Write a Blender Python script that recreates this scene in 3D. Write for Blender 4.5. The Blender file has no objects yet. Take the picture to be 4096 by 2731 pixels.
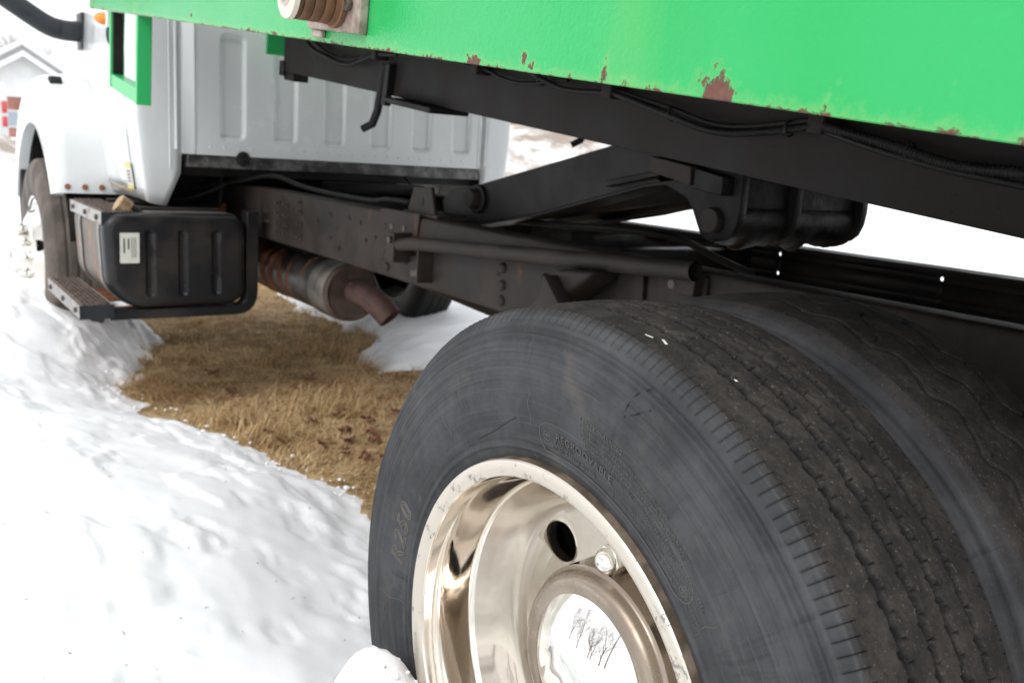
import bpy, bmesh, math, random
import numpy as np
from mathutils import Matrix, Vector
random.seed(7); rng = np.random.default_rng(7)
S = bpy.context.scene
COL = S.collection
rad = math.radians

# ------------------------------------------------------------------ camera
cam = bpy.data.cameras.new('camera'); camo = bpy.data.objects.new('camera', cam); COL.objects.link(camo)
cam.sensor_width = 36; cam.lens = 31.84; cam.clip_end = 3000; cam.clip_start = 0.02
Rr, Uu, Ff = (0.81809, -0.571536, 0.063832), (0.064528, 0.201522, 0.977356), (0.571457, 0.795447, -0.201743)
camo.matrix_world = Matrix(((Rr[0], Uu[0], -Ff[0], -0.640), (Rr[1], Uu[1], -Ff[1], -0.789), (Rr[2], Uu[2], -Ff[2], 1.1687), (0, 0, 0, 1)))
cam.dof.use_dof = True; cam.dof.focus_distance = 1.08; cam.dof.aperture_fstop = 8.0
S.camera = camo

# ------------------------------------------------------------------ sky, sun, exposure (overcast winter day)
world = bpy.data.worlds.new('World'); S.world = world; world.use_nodes = True
nt = world.node_tree; nt.nodes.clear()
out = nt.nodes.new('ShaderNodeOutputWorld'); bg = nt.nodes.new('ShaderNodeBackground')
sky = nt.nodes.new('ShaderNodeTexSky'); sky.sky_type = 'NISHITA'; sky.sun_disc = False
SUN_EL, SUN_AZ = rad(43), rad(-112)          # azimuth from +Y towards +X: behind and left of the camera
sky.sun_elevation = SUN_EL; sky.sun_rotation = SUN_AZ; sky.dust_density = 4; sky.air_density = 1.0
hs = nt.nodes.new('ShaderNodeHueSaturation'); hs.inputs['Saturation'].default_value = 0.25
mx = nt.nodes.new('ShaderNodeMix'); mx.data_type = 'RGBA'; mx.inputs[0].default_value = 0.86
mx.inputs[7].default_value = (10.2, 10.4, 10.7, 1)   # even cloud cover
nt.links.new(sky.outputs[0], hs.inputs['Color']); nt.links.new(hs.outputs[0], mx.inputs[6])
nt.links.new(mx.outputs[2], bg.inputs['Color']); bg.inputs['Strength'].default_value = 0.1
nt.links.new(bg.outputs[0], out.inputs['Surface'])
sun = bpy.data.lights.new('sun', 'SUN'); sun.energy = 1.0; sun.angle = rad(35); sun.color = (1, 0.97, 0.93)
suno = bpy.data.objects.new('sun', sun); COL.objects.link(suno)
sd = Vector((math.sin(SUN_AZ) * math.cos(SUN_EL), math.cos(SUN_AZ) * math.cos(SUN_EL), math.sin(SUN_EL)))
suno.rotation_euler = (-sd).to_track_quat('-Z', 'Y').to_euler(); suno.location = (-8, -8, 14)
S.view_settings.view_transform = 'Standard'; S.view_settings.look = 'None'
S.view_settings.exposure = 0.70; S.view_settings.gamma = 1.0; S.view_settings.use_curve_mapping = False
S.render.engine = 'CYCLES'

# ------------------------------------------------------------------ numpy noise
def vnoise(x, y, seed=0):
    xi = np.floor(x).astype(np.int64); yi = np.floor(y).astype(np.int64); fx = x - xi; fy = y - yi
    fx = fx * fx * fx * (fx * (fx * 6 - 15) + 10); fy = fy * fy * fy * (fy * (fy * 6 - 15) + 10)
    def h(a, b):
        n = (a * 374761393 + b * 668265263 + seed * 1442695041) & 0x7fffffff
        n = ((n ^ (n >> 13)) * 1274126177) & 0x7fffffff
        return ((n ^ (n >> 16)) & 0xffff) / 65535.0
    return (h(xi, yi) * (1 - fx) + h(xi + 1, yi) * fx) * (1 - fy) + (h(xi, yi + 1) * (1 - fx) + h(xi + 1, yi + 1) * fx) * fy
def fbm(x, y, oct=4, seed=0):
    s = 0; a = 1; t = 0
    for o in range(oct):
        s = s + a * (vnoise(x * 2 ** o + 17.3 * o, y * 2 ** o - 9.1 * o, seed + o) - .5); t += a; a *= .5
    return s / t
def sstep(a, b, x):
    t = np.clip((x - a) / (b - a), 0, 1); return t * t * (3 - 2 * t)

# ------------------------------------------------------------------ materials
MATS = {}
class NB:
    """small node builder"""
    def __init__(s, name):
        m = bpy.data.materials.new(name); m.use_nodes = True; s.m = m; s.nt = m.node_tree
        s.p = s.nt.nodes['Principled BSDF']; s.co = s.nt.nodes.new('ShaderNodeTexCoord').outputs['Object']; MATS[name] = m
    def n(s, t, **kw):
        nd = s.nt.nodes.new(t)
        for k, v in kw.items(): setattr(nd, k, v)
        return nd
    def l(s, a, b): s.nt.links.new(a, b)
    def setin(s, sock, v):
        if hasattr(v, 'is_output'): s.l(v, sock)
        elif isinstance(v, (tuple, list)) and len(v) == 3 and sock.type == 'RGBA': sock.default_value = (*v, 1)
        else: sock.default_value = v
    def mapv(s, scale, co=None):
        mp = s.n('ShaderNodeMapping'); s.l(co or s.co, mp.inputs['Vector']); mp.inputs['Scale'].default_value = scale; return mp.outputs[0]
    def noise(s, scale, detail=5, rough=.6, co=None, dist=0):
        nd = s.n('ShaderNodeTexNoise'); s.l(co or s.co, nd.inputs['Vector'])
        nd.inputs['Scale'].default_value = scale; nd.inputs['Detail'].default_value = detail; nd.inputs['Roughness'].default_value = rough
        nd.inputs['Distortion'].default_value = dist; return nd.outputs['Fac']
    def vor(s, scale, co=None, out='Distance'):
        nd = s.n('ShaderNodeTexVoronoi'); s.l(co or s.co, nd.inputs['Vector']); nd.inputs['Scale'].default_value = scale; return nd
    def math(s, op, a, b=0.0, clamp=False):
        nd = s.n('ShaderNodeMath', operation=op, use_clamp=clamp); s.setin(nd.inputs[0], a); s.setin(nd.inputs[1], b); return nd.outputs[0]
    def ramp(s, v, a, b, lo=0.0, hi=1.0):
        nd = s.n('ShaderNodeMapRange', interpolation_type='SMOOTHSTEP'); s.setin(nd.inputs[0], v)
        for i, q in enumerate((a, b, lo, hi)): nd.inputs[i + 1].default_value = q
        return nd.outputs[0]
    def mix(s, f, a, b):
        nd = s.n('ShaderNodeMix', data_type='RGBA'); s.setin(nd.inputs[0], f); s.setin(nd.inputs[6], a); s.setin(nd.inputs[7], b); return nd.outputs[2]
    def fmix(s, f, a, b):
        nd = s.n('ShaderNodeMix', data_type='FLOAT'); s.setin(nd.inputs[0], f); s.setin(nd.inputs[2], a); s.setin(nd.inputs[3], b); return nd.outputs[0]
    def bump(s, h, dist=.002, strength=1.0, normal=None):
        nd = s.n('ShaderNodeBump'); s.l(h, nd.inputs['Height']); nd.inputs['Distance'].default_value = dist; nd.inputs['Strength'].default_value = strength
        if normal is not None: s.l(normal, nd.inputs['Normal'])
        s.l(nd.outputs[0], s.p.inputs['Normal']); return nd.outputs[0]
    def out(s, base=None, rough=None, metal=None, spec=None, coat=None):
        for k, v in (('Base Color', base), ('Roughness', rough), ('Metallic', metal), ('Specular IOR Level', spec), ('Coat Weight', coat)):
            if v is not None: s.setin(s.p.inputs[k], v)
        return s.m

def simple(name, c1, c2, scale=12, rough=(.45, .65), metal=0.0, bump=0.0, bscale=80, lo=.35, hi=.65, spec=.5, speck=None, coat=0.0):
    b = NB(name); f = b.ramp(b.noise(scale, 6, .65), lo, hi); col = b.mix(f, c1, c2)
    if speck:
        sc, th, sp = speck; v = b.vor(sc); d = b.ramp(v.outputs['Distance'], th * .6, th, 1, 0)
        sel = b.math('GREATER_THAN', b.noise(sc * .7, 2), .52); col = b.mix(b.math('MULTIPLY', d, sel), col, sp)
    if bump: b.bump(b.noise(bscale, 6, .7), bump)
    return b.out(col, b.fmix(f, *rough), metal, spec, coat)

simple('cab_paint', (.69, .71, .715), (.73, .75, .755), 3, (.18, .28), coat=.3)
b = NB('frame_paint'); f = b.ramp(b.noise(5, 6, .65), .35, .65); v = b.vor(110); spk = b.math('MULTIPLY', b.ramp(v.outputs['Distance'], .10, .18, 1, 0), b.math('GREATER_THAN', b.noise(70, 2), .54))
rs = b.ramp(b.noise(6, 6, .7, b.mapv((1, 1.6, .5))), .64, .74, 0, .5); ol = b.ramp(b.noise(2.2, 4, .6), .54, .68, 0, .6)
c_ = b.mix(f, (.024, .019, .017), (.046, .037, .033)); c_ = b.mix(ol, c_, (.020, .019, .020)); c_ = b.mix(rs, c_, (.17, .075, .04)); c_ = b.mix(spk, c_, (.010, .008, .007))
b.bump(b.noise(160, 6, .7), .0008); b.out(c_, b.fmix(f, .5, .7), 0, .22)
simple('black_paint', (.009, .008, .008), (.019, .016, .015), 6, (.42, .6), bump=.0005, bscale=120, spec=.22)
simple('oily_black', (.005, .005, .005), (.014, .012, .011), 9, (.3, .6), bump=.003, bscale=35, spec=.2)
simple('beam_paint', (.012, .010, .0095), (.024, .019, .017), 4, (.5, .7), bump=.0006, bscale=150, speck=(55, .16, (.008, .007, .007)), spec=.2)
simple('bolt_steel', (.07, .06, .055), (.13, .10, .08), 60, (.4, .6), .5)
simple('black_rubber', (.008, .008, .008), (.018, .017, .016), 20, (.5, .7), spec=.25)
simple('black_plastic', (.016, .019, .023), (.026, .029, .033), 10, (.35, .5), spec=.3)
simple('rust', (.16, .055, .025), (.30, .12, .055), 25, (.75, .9), bump=.001, bscale=90)
simple('cap_rust', (.045, .030, .024), (.095, .065, .048), 16, (.6, .8), bump=.0006)
simple('rusty_pipe', (.055, .028, .024), (.11, .055, .042), 18, (.6, .8), bump=.0008, bscale=90)
simple('sill_grime', (.030, .029, .028), (.20, .195, .19), 11, (.4, .6), .2, lo=.42, hi=.68)
simple('weathered_zinc', (.17, .165, .16), (.30, .29, .28), 20, (.4, .6), .5)
simple('brass', (.34, .22, .12), (.5, .36, .22), 30, (.45, .65), .4)
simple('roller_steel', (.11, .055, .032), (.20, .095, .05), 14, (.5, .7), .3, bump=.0006)
simple('roller_plate', (.22, .16, .13), (.42, .36, .31), 22, (.5, .75), .35, bump=.0008, bscale=70)
simple('roller_cap', (.60, .50, .42), (.70, .62, .56), 18, (.5, .7))
simple('bolt_bright', (.45, .42, .39), (.6, .57, .54), 60, (.3, .5), .8)
simple('sticker_white', (.62, .62, .56), (.68, .68, .62), 40, (.4, .5))
simple('sticker_yellow', (.62, .55, .15), (.7, .62, .2), 40, (.4, .5))
simple('print_dark', (.06, .06, .06), (.1, .1, .1), 40, (.5, .6))
simple('amber_lens', (.75, .22, .03), (.85, .3, .05), 30, (.12, .2))
simple('red_lens', (.5, .06, .06), (.6, .09, .09), 30, (.12, .2))
simple('siding', (.72, .74, .74), (.78, .79, .79), 3, (.5, .6))
simple('brick_wall', (.28, .12, .09), (.40, .20, .16), 2.5, (.8, .9))
simple('band_steel', (.10, .095, .09), (.20, .18, .16), 14, (.4, .6), .4)
simple('roof_edge', (.24, .25, .24), (.32, .32, .32), 5, (.7, .8))
simple('bark', (.16, .14, .125), (.25, .225, .205), 3, (.8, .9))
simple('leaf_brown', (.15, .065, .035), (.24, .115, .06), 30, (.6, .8))
simple('jacket', (.02, .025, .035), (.035, .04, .05), 20, (.7, .8))
simple('chrome_bright', (.80, .79, .76), (.72, .69, .64), 9, (.07, .16), 1.0)

# muffler shell: dark steel with orange rust belts
b = NB('muffler_steel'); f = b.ramp(b.noise(9, 5), .45, .62); f2 = b.ramp(b.noise(4, 3, .5, b.mapv((1, 5, 1))), .52, .64)
b.out(b.mix(f2, b.mix(f, (.045, .043, .042), (.085, .075, .07)), (.30, .12, .055)), b.fmix(f2, .4, .8), .35)
# fuel tank: black, dusty brown film
b = NB('tank_black'); f = b.ramp(b.noise(5, 5), .4, .7); b.bump(b.noise(90, 5), .0004)
b.out(b.mix(f, (.012, .013, .015), (.032, .026, .023)), b.fmix(f, .32, .55), 0, .3)
# tank band side: dusty with rust drips
b = NB('dusty_steel'); f = b.ramp(b.noise(9, 6, .7, b.mapv((1, 1, .45))), .5, .66)
b.out(b.mix(f, b.mix(b.noise(14), (.09, .075, .066), (.2, .17, .15)), (.34, .16, .085)), .6, .1)
simple('step_grip', (.055, .040, .032), (.20, .15, .12), 30, (.5, .8), .3)
# step steel: worn galvanised with rust
b = NB('step_steel'); f = b.ramp(b.noise(14, 6, .7), .55, .68); b.bump(b.noise(120, 4), .0006)
b.out(b.mix(f, (.34, .33, .32), (.20, .10, .06)), b.fmix(f, .42, .8), b.fmix(f, .5, 0))

# green bed paint: orange peel, rust creeping up from the lower edge, stone chips, faint ochre runs
b = NB('green_paint'); sep = b.n('ShaderNodeSeparateXYZ'); b.l(b.co, sep.inputs[0])
h = b.math('SUBTRACT', sep.outputs[2], .142)
n1 = b.noise(13, 4, .6); n2 = b.noise(55, 8, .75)
edge = b.math('ADD', b.math('MULTIPLY', b.ramp(n1, .56, .80), .055), b.math('MULTIPLY', b.ramp(n2, .30, .75), .017))
edge = b.math('SUBTRACT', edge, .0070)
rust = b.ramp(b.math('SUBTRACT', edge, h), -.001, .003)
halo = b.ramp(b.math('SUBTRACT', edge, h), -.016, .004)
v = b.vor(26, b.mapv((1, 1.0, .6)))
sc = b.n('ShaderNodeSeparateColor'); b.l(v.outputs['Color'], sc.inputs[0])
chip = b.math('MULTIPLY', b.ramp(b.math('ADD', v.outputs['Distance'], b.math('MULTIPLY', n2, .10)), .085, .115, 1, 0), b.math('GREATER_THAN', sc.outputs[0], .86))
dy_ = b.math('SUBTRACT', sep.outputs[1], -.905); dz_ = b.math('SUBTRACT', h, .008)
blob = b.math('ADD', b.math('SUBTRACT', .020, b.math('SQRT', b.math('ADD', b.math('MULTIPLY', dy_, b.math('MULTIPLY', dy_, .7)), b.math('MULTIPLY', dz_, dz_)))), b.math('MULTIPLY', b.math('SUBTRACT', n2, .5), .075))
rust = b.math('MAXIMUM', rust, b.ramp(blob, -.001, .003)); halo = b.math('MAXIMUM', halo, b.ramp(blob, -.010, .004))
rust_all = b.math('MAXIMUM', rust, chip)
runs = b.math('MULTIPLY', b.ramp(b.noise(5, 3, .5, b.mapv((1, 1, .12))), .60, .74), .10)
fade = b.ramp(b.noise(1.3, 3), .35, .65)
g = b.mix(fade, (.012, .330, .075), (.028, .365, .110))
g = b.mix(runs, g, (.30, .46, .10)); g = b.mix(b.math('MULTIPLY', halo, .30), g, (.30, .42, .14))
rc = b.mix(b.noise(120, 4), (.075, .032, .026), (.20, .095, .07))
peel = b.math('ADD', b.math('MULTIPLY', b.noise(170, 2, .4), .6), b.math('MULTIPLY', b.math('MULTIPLY', n2, rust_all), 3.0))
b.bump(peel, .0022, .6)
b.out(b.mix(rust_all, g, rc), b.fmix(rust_all, .26, .85), 0, .35)
b = NB('green_plain'); f = b.ramp(b.noise(14, 6, .7), .66, .73); b.bump(b.noise(170, 2), .0006)
b.out(b.mix(f, (.03, .42, .12), (.13, .06, .04)), b.fmix(f, .3, .8))

# tyre rubber: attribute "tread" 1 = road-worn tread, "deep" 1 = groove floor
b = NB('tyre_rubber')
at = b.n('ShaderNodeAttribute', attribute_name='tread').outputs['Fac']; dp = b.n('ShaderNodeAttribute', attribute_name='deep').outputs['Fac']
big = b.ramp(b.noise(8, 8, .72), .36, .66); fine = b.noise(140, 5, .7); rub = b.ramp(b.noise(7, 7, .66, b.mapv((1, 1.5, 1)), .6), .54, .70)
side = b.mix(big, (.027, .028, .031), (.052, .053, .057)); side = b.mix(b.math('MULTIPLY', rub, .38), side, (.105, .090, .078))
side = b.mix(b.ramp(fine, .62, .75, 0, .3), side, (.11, .105, .10))
sx = b.n('ShaderNodeSeparateXYZ'); b.l(b.co, sx.inputs[0]); ang_ = b.math('ARCTAN2', sx.outputs[2], sx.outputs[1]); rr_ = b.math('SQRT', b.math('ADD', b.math('MULTIPLY', sx.outputs[1], sx.outputs[1]), b.math('MULTIPLY', sx.outputs[2], sx.outputs[2])))
def polar(ka, kr):
    cx_ = b.n('ShaderNodeCombineXYZ'); b.l(b.math('MULTIPLY', ang_, ka), cx_.inputs[0]); b.l(b.math('MULTIPLY', rr_, kr), cx_.inputs[1]); return cx_.outputs[0]
scf = b.math('MULTIPLY', b.ramp(b.noise(1.0, 5, .6, polar(26, 9), .8), .55, .70), b.ramp(b.noise(1.0, 3, .5, polar(2.2, 14)), .44, .60))
side = b.mix(b.math('MULTIPLY', scf, .55), side, (.016, .017, .019))
side = b.mix(b.ramp(b.noise(1.0, 4, .6, polar(1.5, 150)), .50, .72, 0, .40), side, (.080, .080, .084))
side = b.mix(b.ramp(b.noise(1.0, 4, .6, polar(5, 95), .5), .60, .74, 0, .35), side, (.095, .086, .078))
dust = b.ramp(b.noise(22, 8, .78), .40, .68); tr = b.mix(dust, (.022, .020, .019), (.054, .047, .042))
tr = b.mix(b.ramp(b.noise(260, 3, .6), .62, .72, 0, .6), tr, (.17, .15, .13))
tr = b.mix(b.ramp(b.noise(16, 5, .7), .69, .76, 0, .5), tr, (.20, .16, .125))
tr = b.mix(dp, tr, (.007, .008, .009))
b.bump(b.math('ADD', b.math('MULTIPLY', fine, .5), b.math('MULTIPLY', b.noise(420, 3, .7), b.fmix(at, .15, .9))), .0011, .8)
b.out(b.mix(at, side, tr), b.fmix(at, .66, .85), 0, .2)
b = NB('tyre_front'); f = b.ramp(b.noise(8, 5, .6, b.mapv((1, 1, .4))), .4, .65)
b.bump(b.noise(60, 4), .001); b.out(b.mix(f, (.075, .064, .056), (.145, .122, .105)), .75, 0, .3)
simple('outline_rubber', (.066, .057, .050), (.10, .087, .075), 40, (.6, .75))
simple('lettering_rubber', (.050, .049, .048), (.072, .070, .068), 40, (.55, .7), bump=.0003, bscale=300)

# stainless wheel liner: polished, with a brown dust film and scuffs
b = NB('polished_steel'); f = b.ramp(b.noise(6, 5, .6), .35, .7); sp = b.ramp(b.noise(240, 3, .6), .66, .74)
film = b.math('ADD', b.math('MULTIPLY', f, .10), b.math('MULTIPLY', sp, .2), True)
b.bump(b.noise(14, 2, .4), .0009, .25)
b.out(b.mix(film, (.84, .79, .725), (.40, .34, .28)), b.fmix(film, .04, .40), b.fmix(film, 1.0, .75))
b = NB('dusty_liner'); f = b.ramp(b.noise(7, 6, .65), .35, .7); sp = b.ramp(b.noise(260, 3, .6), .64, .74)
film = b.math('ADD', b.math('MULTIPLY', f, .30), b.math('MULTIPLY', sp, .25), True); b.bump(b.noise(9, 2, .4), .0016, .35)
b.out(b.mix(film, (.55, .49, .42), (.32, .265, .215)), b.fmix(film, .09, .34), b.fmix(film, 1.0, .85))
b = NB('hub_dust'); f = b.ramp(b.noise(9, 6, .7), .35, .65); sp = b.ramp(b.noise(240, 3, .6), .60, .72)
b.out(b.mix(b.math('ADD', b.math('MULTIPLY', f, .5), b.math('MULTIPLY', sp, .3), True), (.36, .30, .245), (.19, .15, .12)), b.fmix(f, .14, .4), b.fmix(sp, .95, .5))
b = NB('hub_mirror'); sp = b.ramp(b.noise(200, 3, .6), .68, .76)
b.out(b.mix(sp, (.84, .82, .79), (.6, .52, .44)), b.fmix(sp, .035, .3), 1.0)
b = NB('rim_flange'); f = b.ramp(b.noise(26, 8, .8), .57, .61); f2 = b.ramp(b.noise(9, 5, .7), .66, .72)
b.bump(f, .0006); b.out(b.mix(f2, b.mix(f, (.60, .545, .475), (.30, .29, .28)), (.32, .15, .07)), b.fmix(f, .3, .5), .7)
simple('rim_edge', (.22, .17, .125), (.36, .28, .21), 30, (.35, .55), .8)

# snow and ground
b = NB('snow'); d = b.ramp(b.noise(.55, 7, .7), .36, .56, 0, .9); d2 = b.ramp(b.noise(34, 3, .6), .75, .80, 0, .25)
far = b.n('ShaderNodeSeparateXYZ'); b.l(b.co, far.inputs[0])
fy = b.math('MULTIPLY', b.ramp(far.outputs[1], 12, 19), b.ramp(far.outputs[1], 24, 40, 1, .15))
col = b.mix(b.math('MULTIPLY', d, fy), (.93, .94, .955), (.20, .145, .10)); col = b.mix(d2, col, (.66, .62, .56))
ed = b.n('ShaderNodeAttribute', attribute_name='grime').outputs['Fac']
col = b.mix(b.math('MULTIPLY', ed, b.ramp(b.noise(16, 7, .75), .54, .72, 0, .55)), col, (.52, .43, .30))
b.bump(b.math('ADD', b.math('MULTIPLY', b.noise(34, 8, .75), 1.0), b.math('MULTIPLY', b.noise(260, 3, .7), .5)), .004, .18)
b.out(col, .6, 0, .3); b.p.inputs['Subsurface Weight'].default_value = 0.0
b = NB('soil'); f = b.ramp(b.noise(9, 6), .4, .65); b.bump(b.noise(50, 6), .01)
b.out(b.mix(f, (.28, .19, .10), (.55, .41, .24)), .95, 0, .1)
b = NB('dry_grass'); gi = b.n('ShaderNodeNewGeometry').outputs['Random Per Island']; cr = b.n('ShaderNodeValToRGB'); b.l(gi, cr.inputs[0])
els = cr.color_ramp.elements; els[0].position = 0; els[0].color = (.30, .18, .09, 1); els[1].position = 1; els[1].color = (.78, .63, .40, 1)
for ps, c in ((.22, (.56, .38, .20, 1)), (.62, (.72, .54, .31, 1)), (.88, (.78, .62, .38, 1)), (.91, (.22, .20, .09, 1)), (.94, (.70, .54, .31, 1))):
    e = els.new(ps); e.color = c
b.out(cr.outputs[0], .7, 0, .2)
tl = b.n('ShaderNodeBsdfTranslucent'); b.l(cr.outputs[0], tl.inputs['Color']); ms = b.n('ShaderNodeMixShader'); ms.inputs[0].default_value = .38
b.l(b.p.outputs[0], ms.inputs[1]); b.l(tl.outputs[0], ms.inputs[2]); b.l(ms.outputs[0], b.nt.nodes['Material Output'].inputs['Surface'])

# ------------------------------------------------------------------ mesh builder
def sharp_by_angle(bm, ang):
    for e in bm.edges:
        e.smooth = not (len(e.link_faces) == 2 and e.calc_face_angle(0) > ang)
    for f in bm.faces: f.smooth = True
class MB:
    def __init__(s): s.v = []; s.f = []
    def add(s, vs, fs):
        o = len(s.v); s.v += [tuple(p) for p in vs]; s.f += [tuple(i + o for i in f) for f in fs]; return s
    def box(s, x0, x1, y0, y1, z0, z1):
        return s.add([(x0, y0, z0), (x1, y0, z0), (x1, y1, z0), (x0, y1, z0), (x0, y0, z1), (x1, y0, z1), (x1, y1, z1), (x0, y1, z1)],
                     [(3, 2, 1, 0), (4, 5, 6, 7), (0, 1, 5, 4), (1, 2, 6, 5), (2, 3, 7, 6), (3, 0, 4, 7)])
    def prism(s, poly, axis, a0, a1):
        n = len(poly)
        def P(p, a): return {'x': (a, p[0], p[1]), 'y': (p[0], a, p[1]), 'z': (p[0], p[1], a)}[axis]
        vs = [P(p, a0) for p in poly] + [P(p, a1) for p in poly]
        return s.add(vs, [tuple(range(n))[::-1], tuple(range(n, 2 * n))] + [(i, (i + 1) % n, n + (i + 1) % n, n + i) for i in range(n)])
    def tube(s, path, r, n=10, caps=True, inner=0):
        path = [Vector(p) for p in path]; m = len(path); rs = r if isinstance(r, (list, tuple)) else [r] * m
        ring = []; prev = None
        for i, p in enumerate(path):
            t = (path[min(i + 1, m - 1)] - path[max(i - 1, 0)]).normalized()
            if prev is None:
                a = Vector((0, 0, 1)) if abs(t.z) < .9 else Vector((1, 0, 0)); u = (a - t * a.dot(t)).normalized()
            else: u = (prev - t * prev.dot(t)).normalized()
            prev = u; w = t.cross(u)
            ring.append([p + (u * math.cos(2 * math.pi * k / n) + w * math.sin(2 * math.pi * k / n)) * rs[i] for k in range(n)])
        vs = [q for R in ring for q in R]
        fs = [(i * n + k, i * n + (k + 1) % n, (i + 1) * n + (k + 1) % n, (i + 1) * n + k) for i in range(m - 1) for k in range(n)]
        if caps: fs += [tuple(range(n))[::-1], tuple(range((m - 1) * n, m * n))]
        s.add(vs, fs)
        return s
    def lathe(s, prof, c, axis='x', n=48, close=False):
        """prof: (axial, radius) pairs round an axis through c"""
        vs = []; fs = []
        for a, r in prof:
            for k in range(n):
                t = 2 * math.pi * k / n; q = (r * math.cos(t), r * math.sin(t))
                vs.append({'x': (c[0] + a, c[1] + q[0], c[2] + q[1]), 'y': (c[0] + q[0], c[1] + a, c[2] + q[1]), 'z': (c[0] + q[0], c[1] + q[1], c[2] + a)}[axis])
        m = len(prof)
        for i in range(m - 1):
            for k in range(n): fs.append((i * n + k, i * n + (k + 1) % n, (i + 1) * n + (k + 1) % n, (i + 1) * n + k))
        if close: fs += [tuple(range(n))[::-1], tuple(range((m - 1) * n, m * n))]
        return s.add(vs, fs)
    def mesh(s, name, bevel=0, seg=2, ang=30, xf=None, fix=True):
        me = bpy.data.meshes.new(name); me.from_pydata([xf(p) for p in s.v] if xf else s.v, [], s.f)
        bm = bmesh.new(); bm.from_mesh(me)
        if fix: bmesh.ops.recalc_face_normals(bm, faces=bm.faces)
        if bevel:
            es = [e for e in bm.edges if len(e.link_faces) == 2 and e.calc_face_angle(0) > rad(ang)]
            bmesh.ops.bevel(bm, geom=es, offset=bevel, segments=seg, profile=.5, affect='EDGES', clamp_overlap=True)
        sharp_by_angle(bm, rad(38)); bm.to_mesh(me); bm.free(); return me

def obj(name, me, mat, parent=None, loc=None, rot=None):
    o = bpy.data.objects.new(name, me); COL.objects.link(o)
    if mat and not me.materials: me.materials.append(MATS[mat])
    if loc: o.location = loc
    if rot: o.rotation_euler = rot
    if parent is not None:
        o.parent = parent
        if parent.type == 'EMPTY': o.matrix_parent_inverse = Matrix.Translation(-parent.location)
    return o
def tag(o, label, cat, group=None):
    o['label'] = label; o['category'] = cat
    if group: o['group'] = group
    return o
def empty(name, loc):
    o = bpy.data.objects.new(name, None); o.location = loc; COL.objects.link(o); o.empty_display_size = .2; return o
def npmesh(name, V, F, smooth=True):
    """quad mesh from numpy arrays"""
    me = bpy.data.meshes.new(name); nv, nf = len(V), len(F)
    me.vertices.add(nv); me.vertices.foreach_set('co', np.ascontiguousarray(V, np.float32).ravel())
    k = F.shape[1]
    me.loops.add(nf * k); me.loops.foreach_set('vertex_index', np.ascontiguousarray(F, np.int32).ravel())
    me.polygons.add(nf); me.polygons.foreach_set('loop_start', np.arange(0, nf * k, k, dtype=np.int32))
    me.polygons.foreach_set('use_smooth', np.full(nf, smooth, bool)); me.update(calc_edges=True); return me
def gridfaces(n, m, wrap=False):
    i = np.arange(n if wrap else n - 1)[:, None]; j = np.arange(m - 1)[None, :]
    a = i * m + j; b2 = ((i + 1) % n) * m + j
    return np.stack([a, b2, b2 + 1, a + 1], -1).reshape(-1, 4)

# ================================================================== SETTING
# bare patch of lawn under the truck; snow banked against the wheels on the camera side
PATCH = np.array([(.74, 1.80), (.68, 1.97), (.57, 2.30), (.50, 2.55), (.40, 2.98), (.31, 3.31), (.29, 3.45), (.45, 3.9), (.68, 4.5), (.62, 5.06),
                  (.9, 5.9), (1.2, 7.6), (2.3, 8.2), (1.85, 5.4), (1.78, 4.5), (1.86, 4.04), (1.42, 3.62), (1.44, 3.30), (1.80, 3.18), (1.95, 2.4), (1.9, 0), (1.8, -2.2),
                  (.55, -2.2), (.48, 0), (.52, 1.0), (.66, 1.55)])
def patch_dist(x, y):
    d = np.full(x.shape, 1e9); ins = np.zeros(x.shape, bool); n = len(PATCH)
    for i in range(n):
        a, c = PATCH[i], PATCH[(i + 1) % n]; e = c - a
        t = np.clip(((x - a[0]) * e[0] + (y - a[1]) * e[1]) / (e @ e), 0, 1)
        d = np.minimum(d, np.hypot(x - a[0] - t * e[0], y - a[1] - t * e[1]))
        cr_ = ((a[1] > y) != (c[1] > y)) & (x < (c[0] - a[0]) * (y - a[1]) / (c[1] - a[1] + 1e-12) + a[0]); ins ^= cr_
    return np.where(ins, -d, d)
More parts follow.
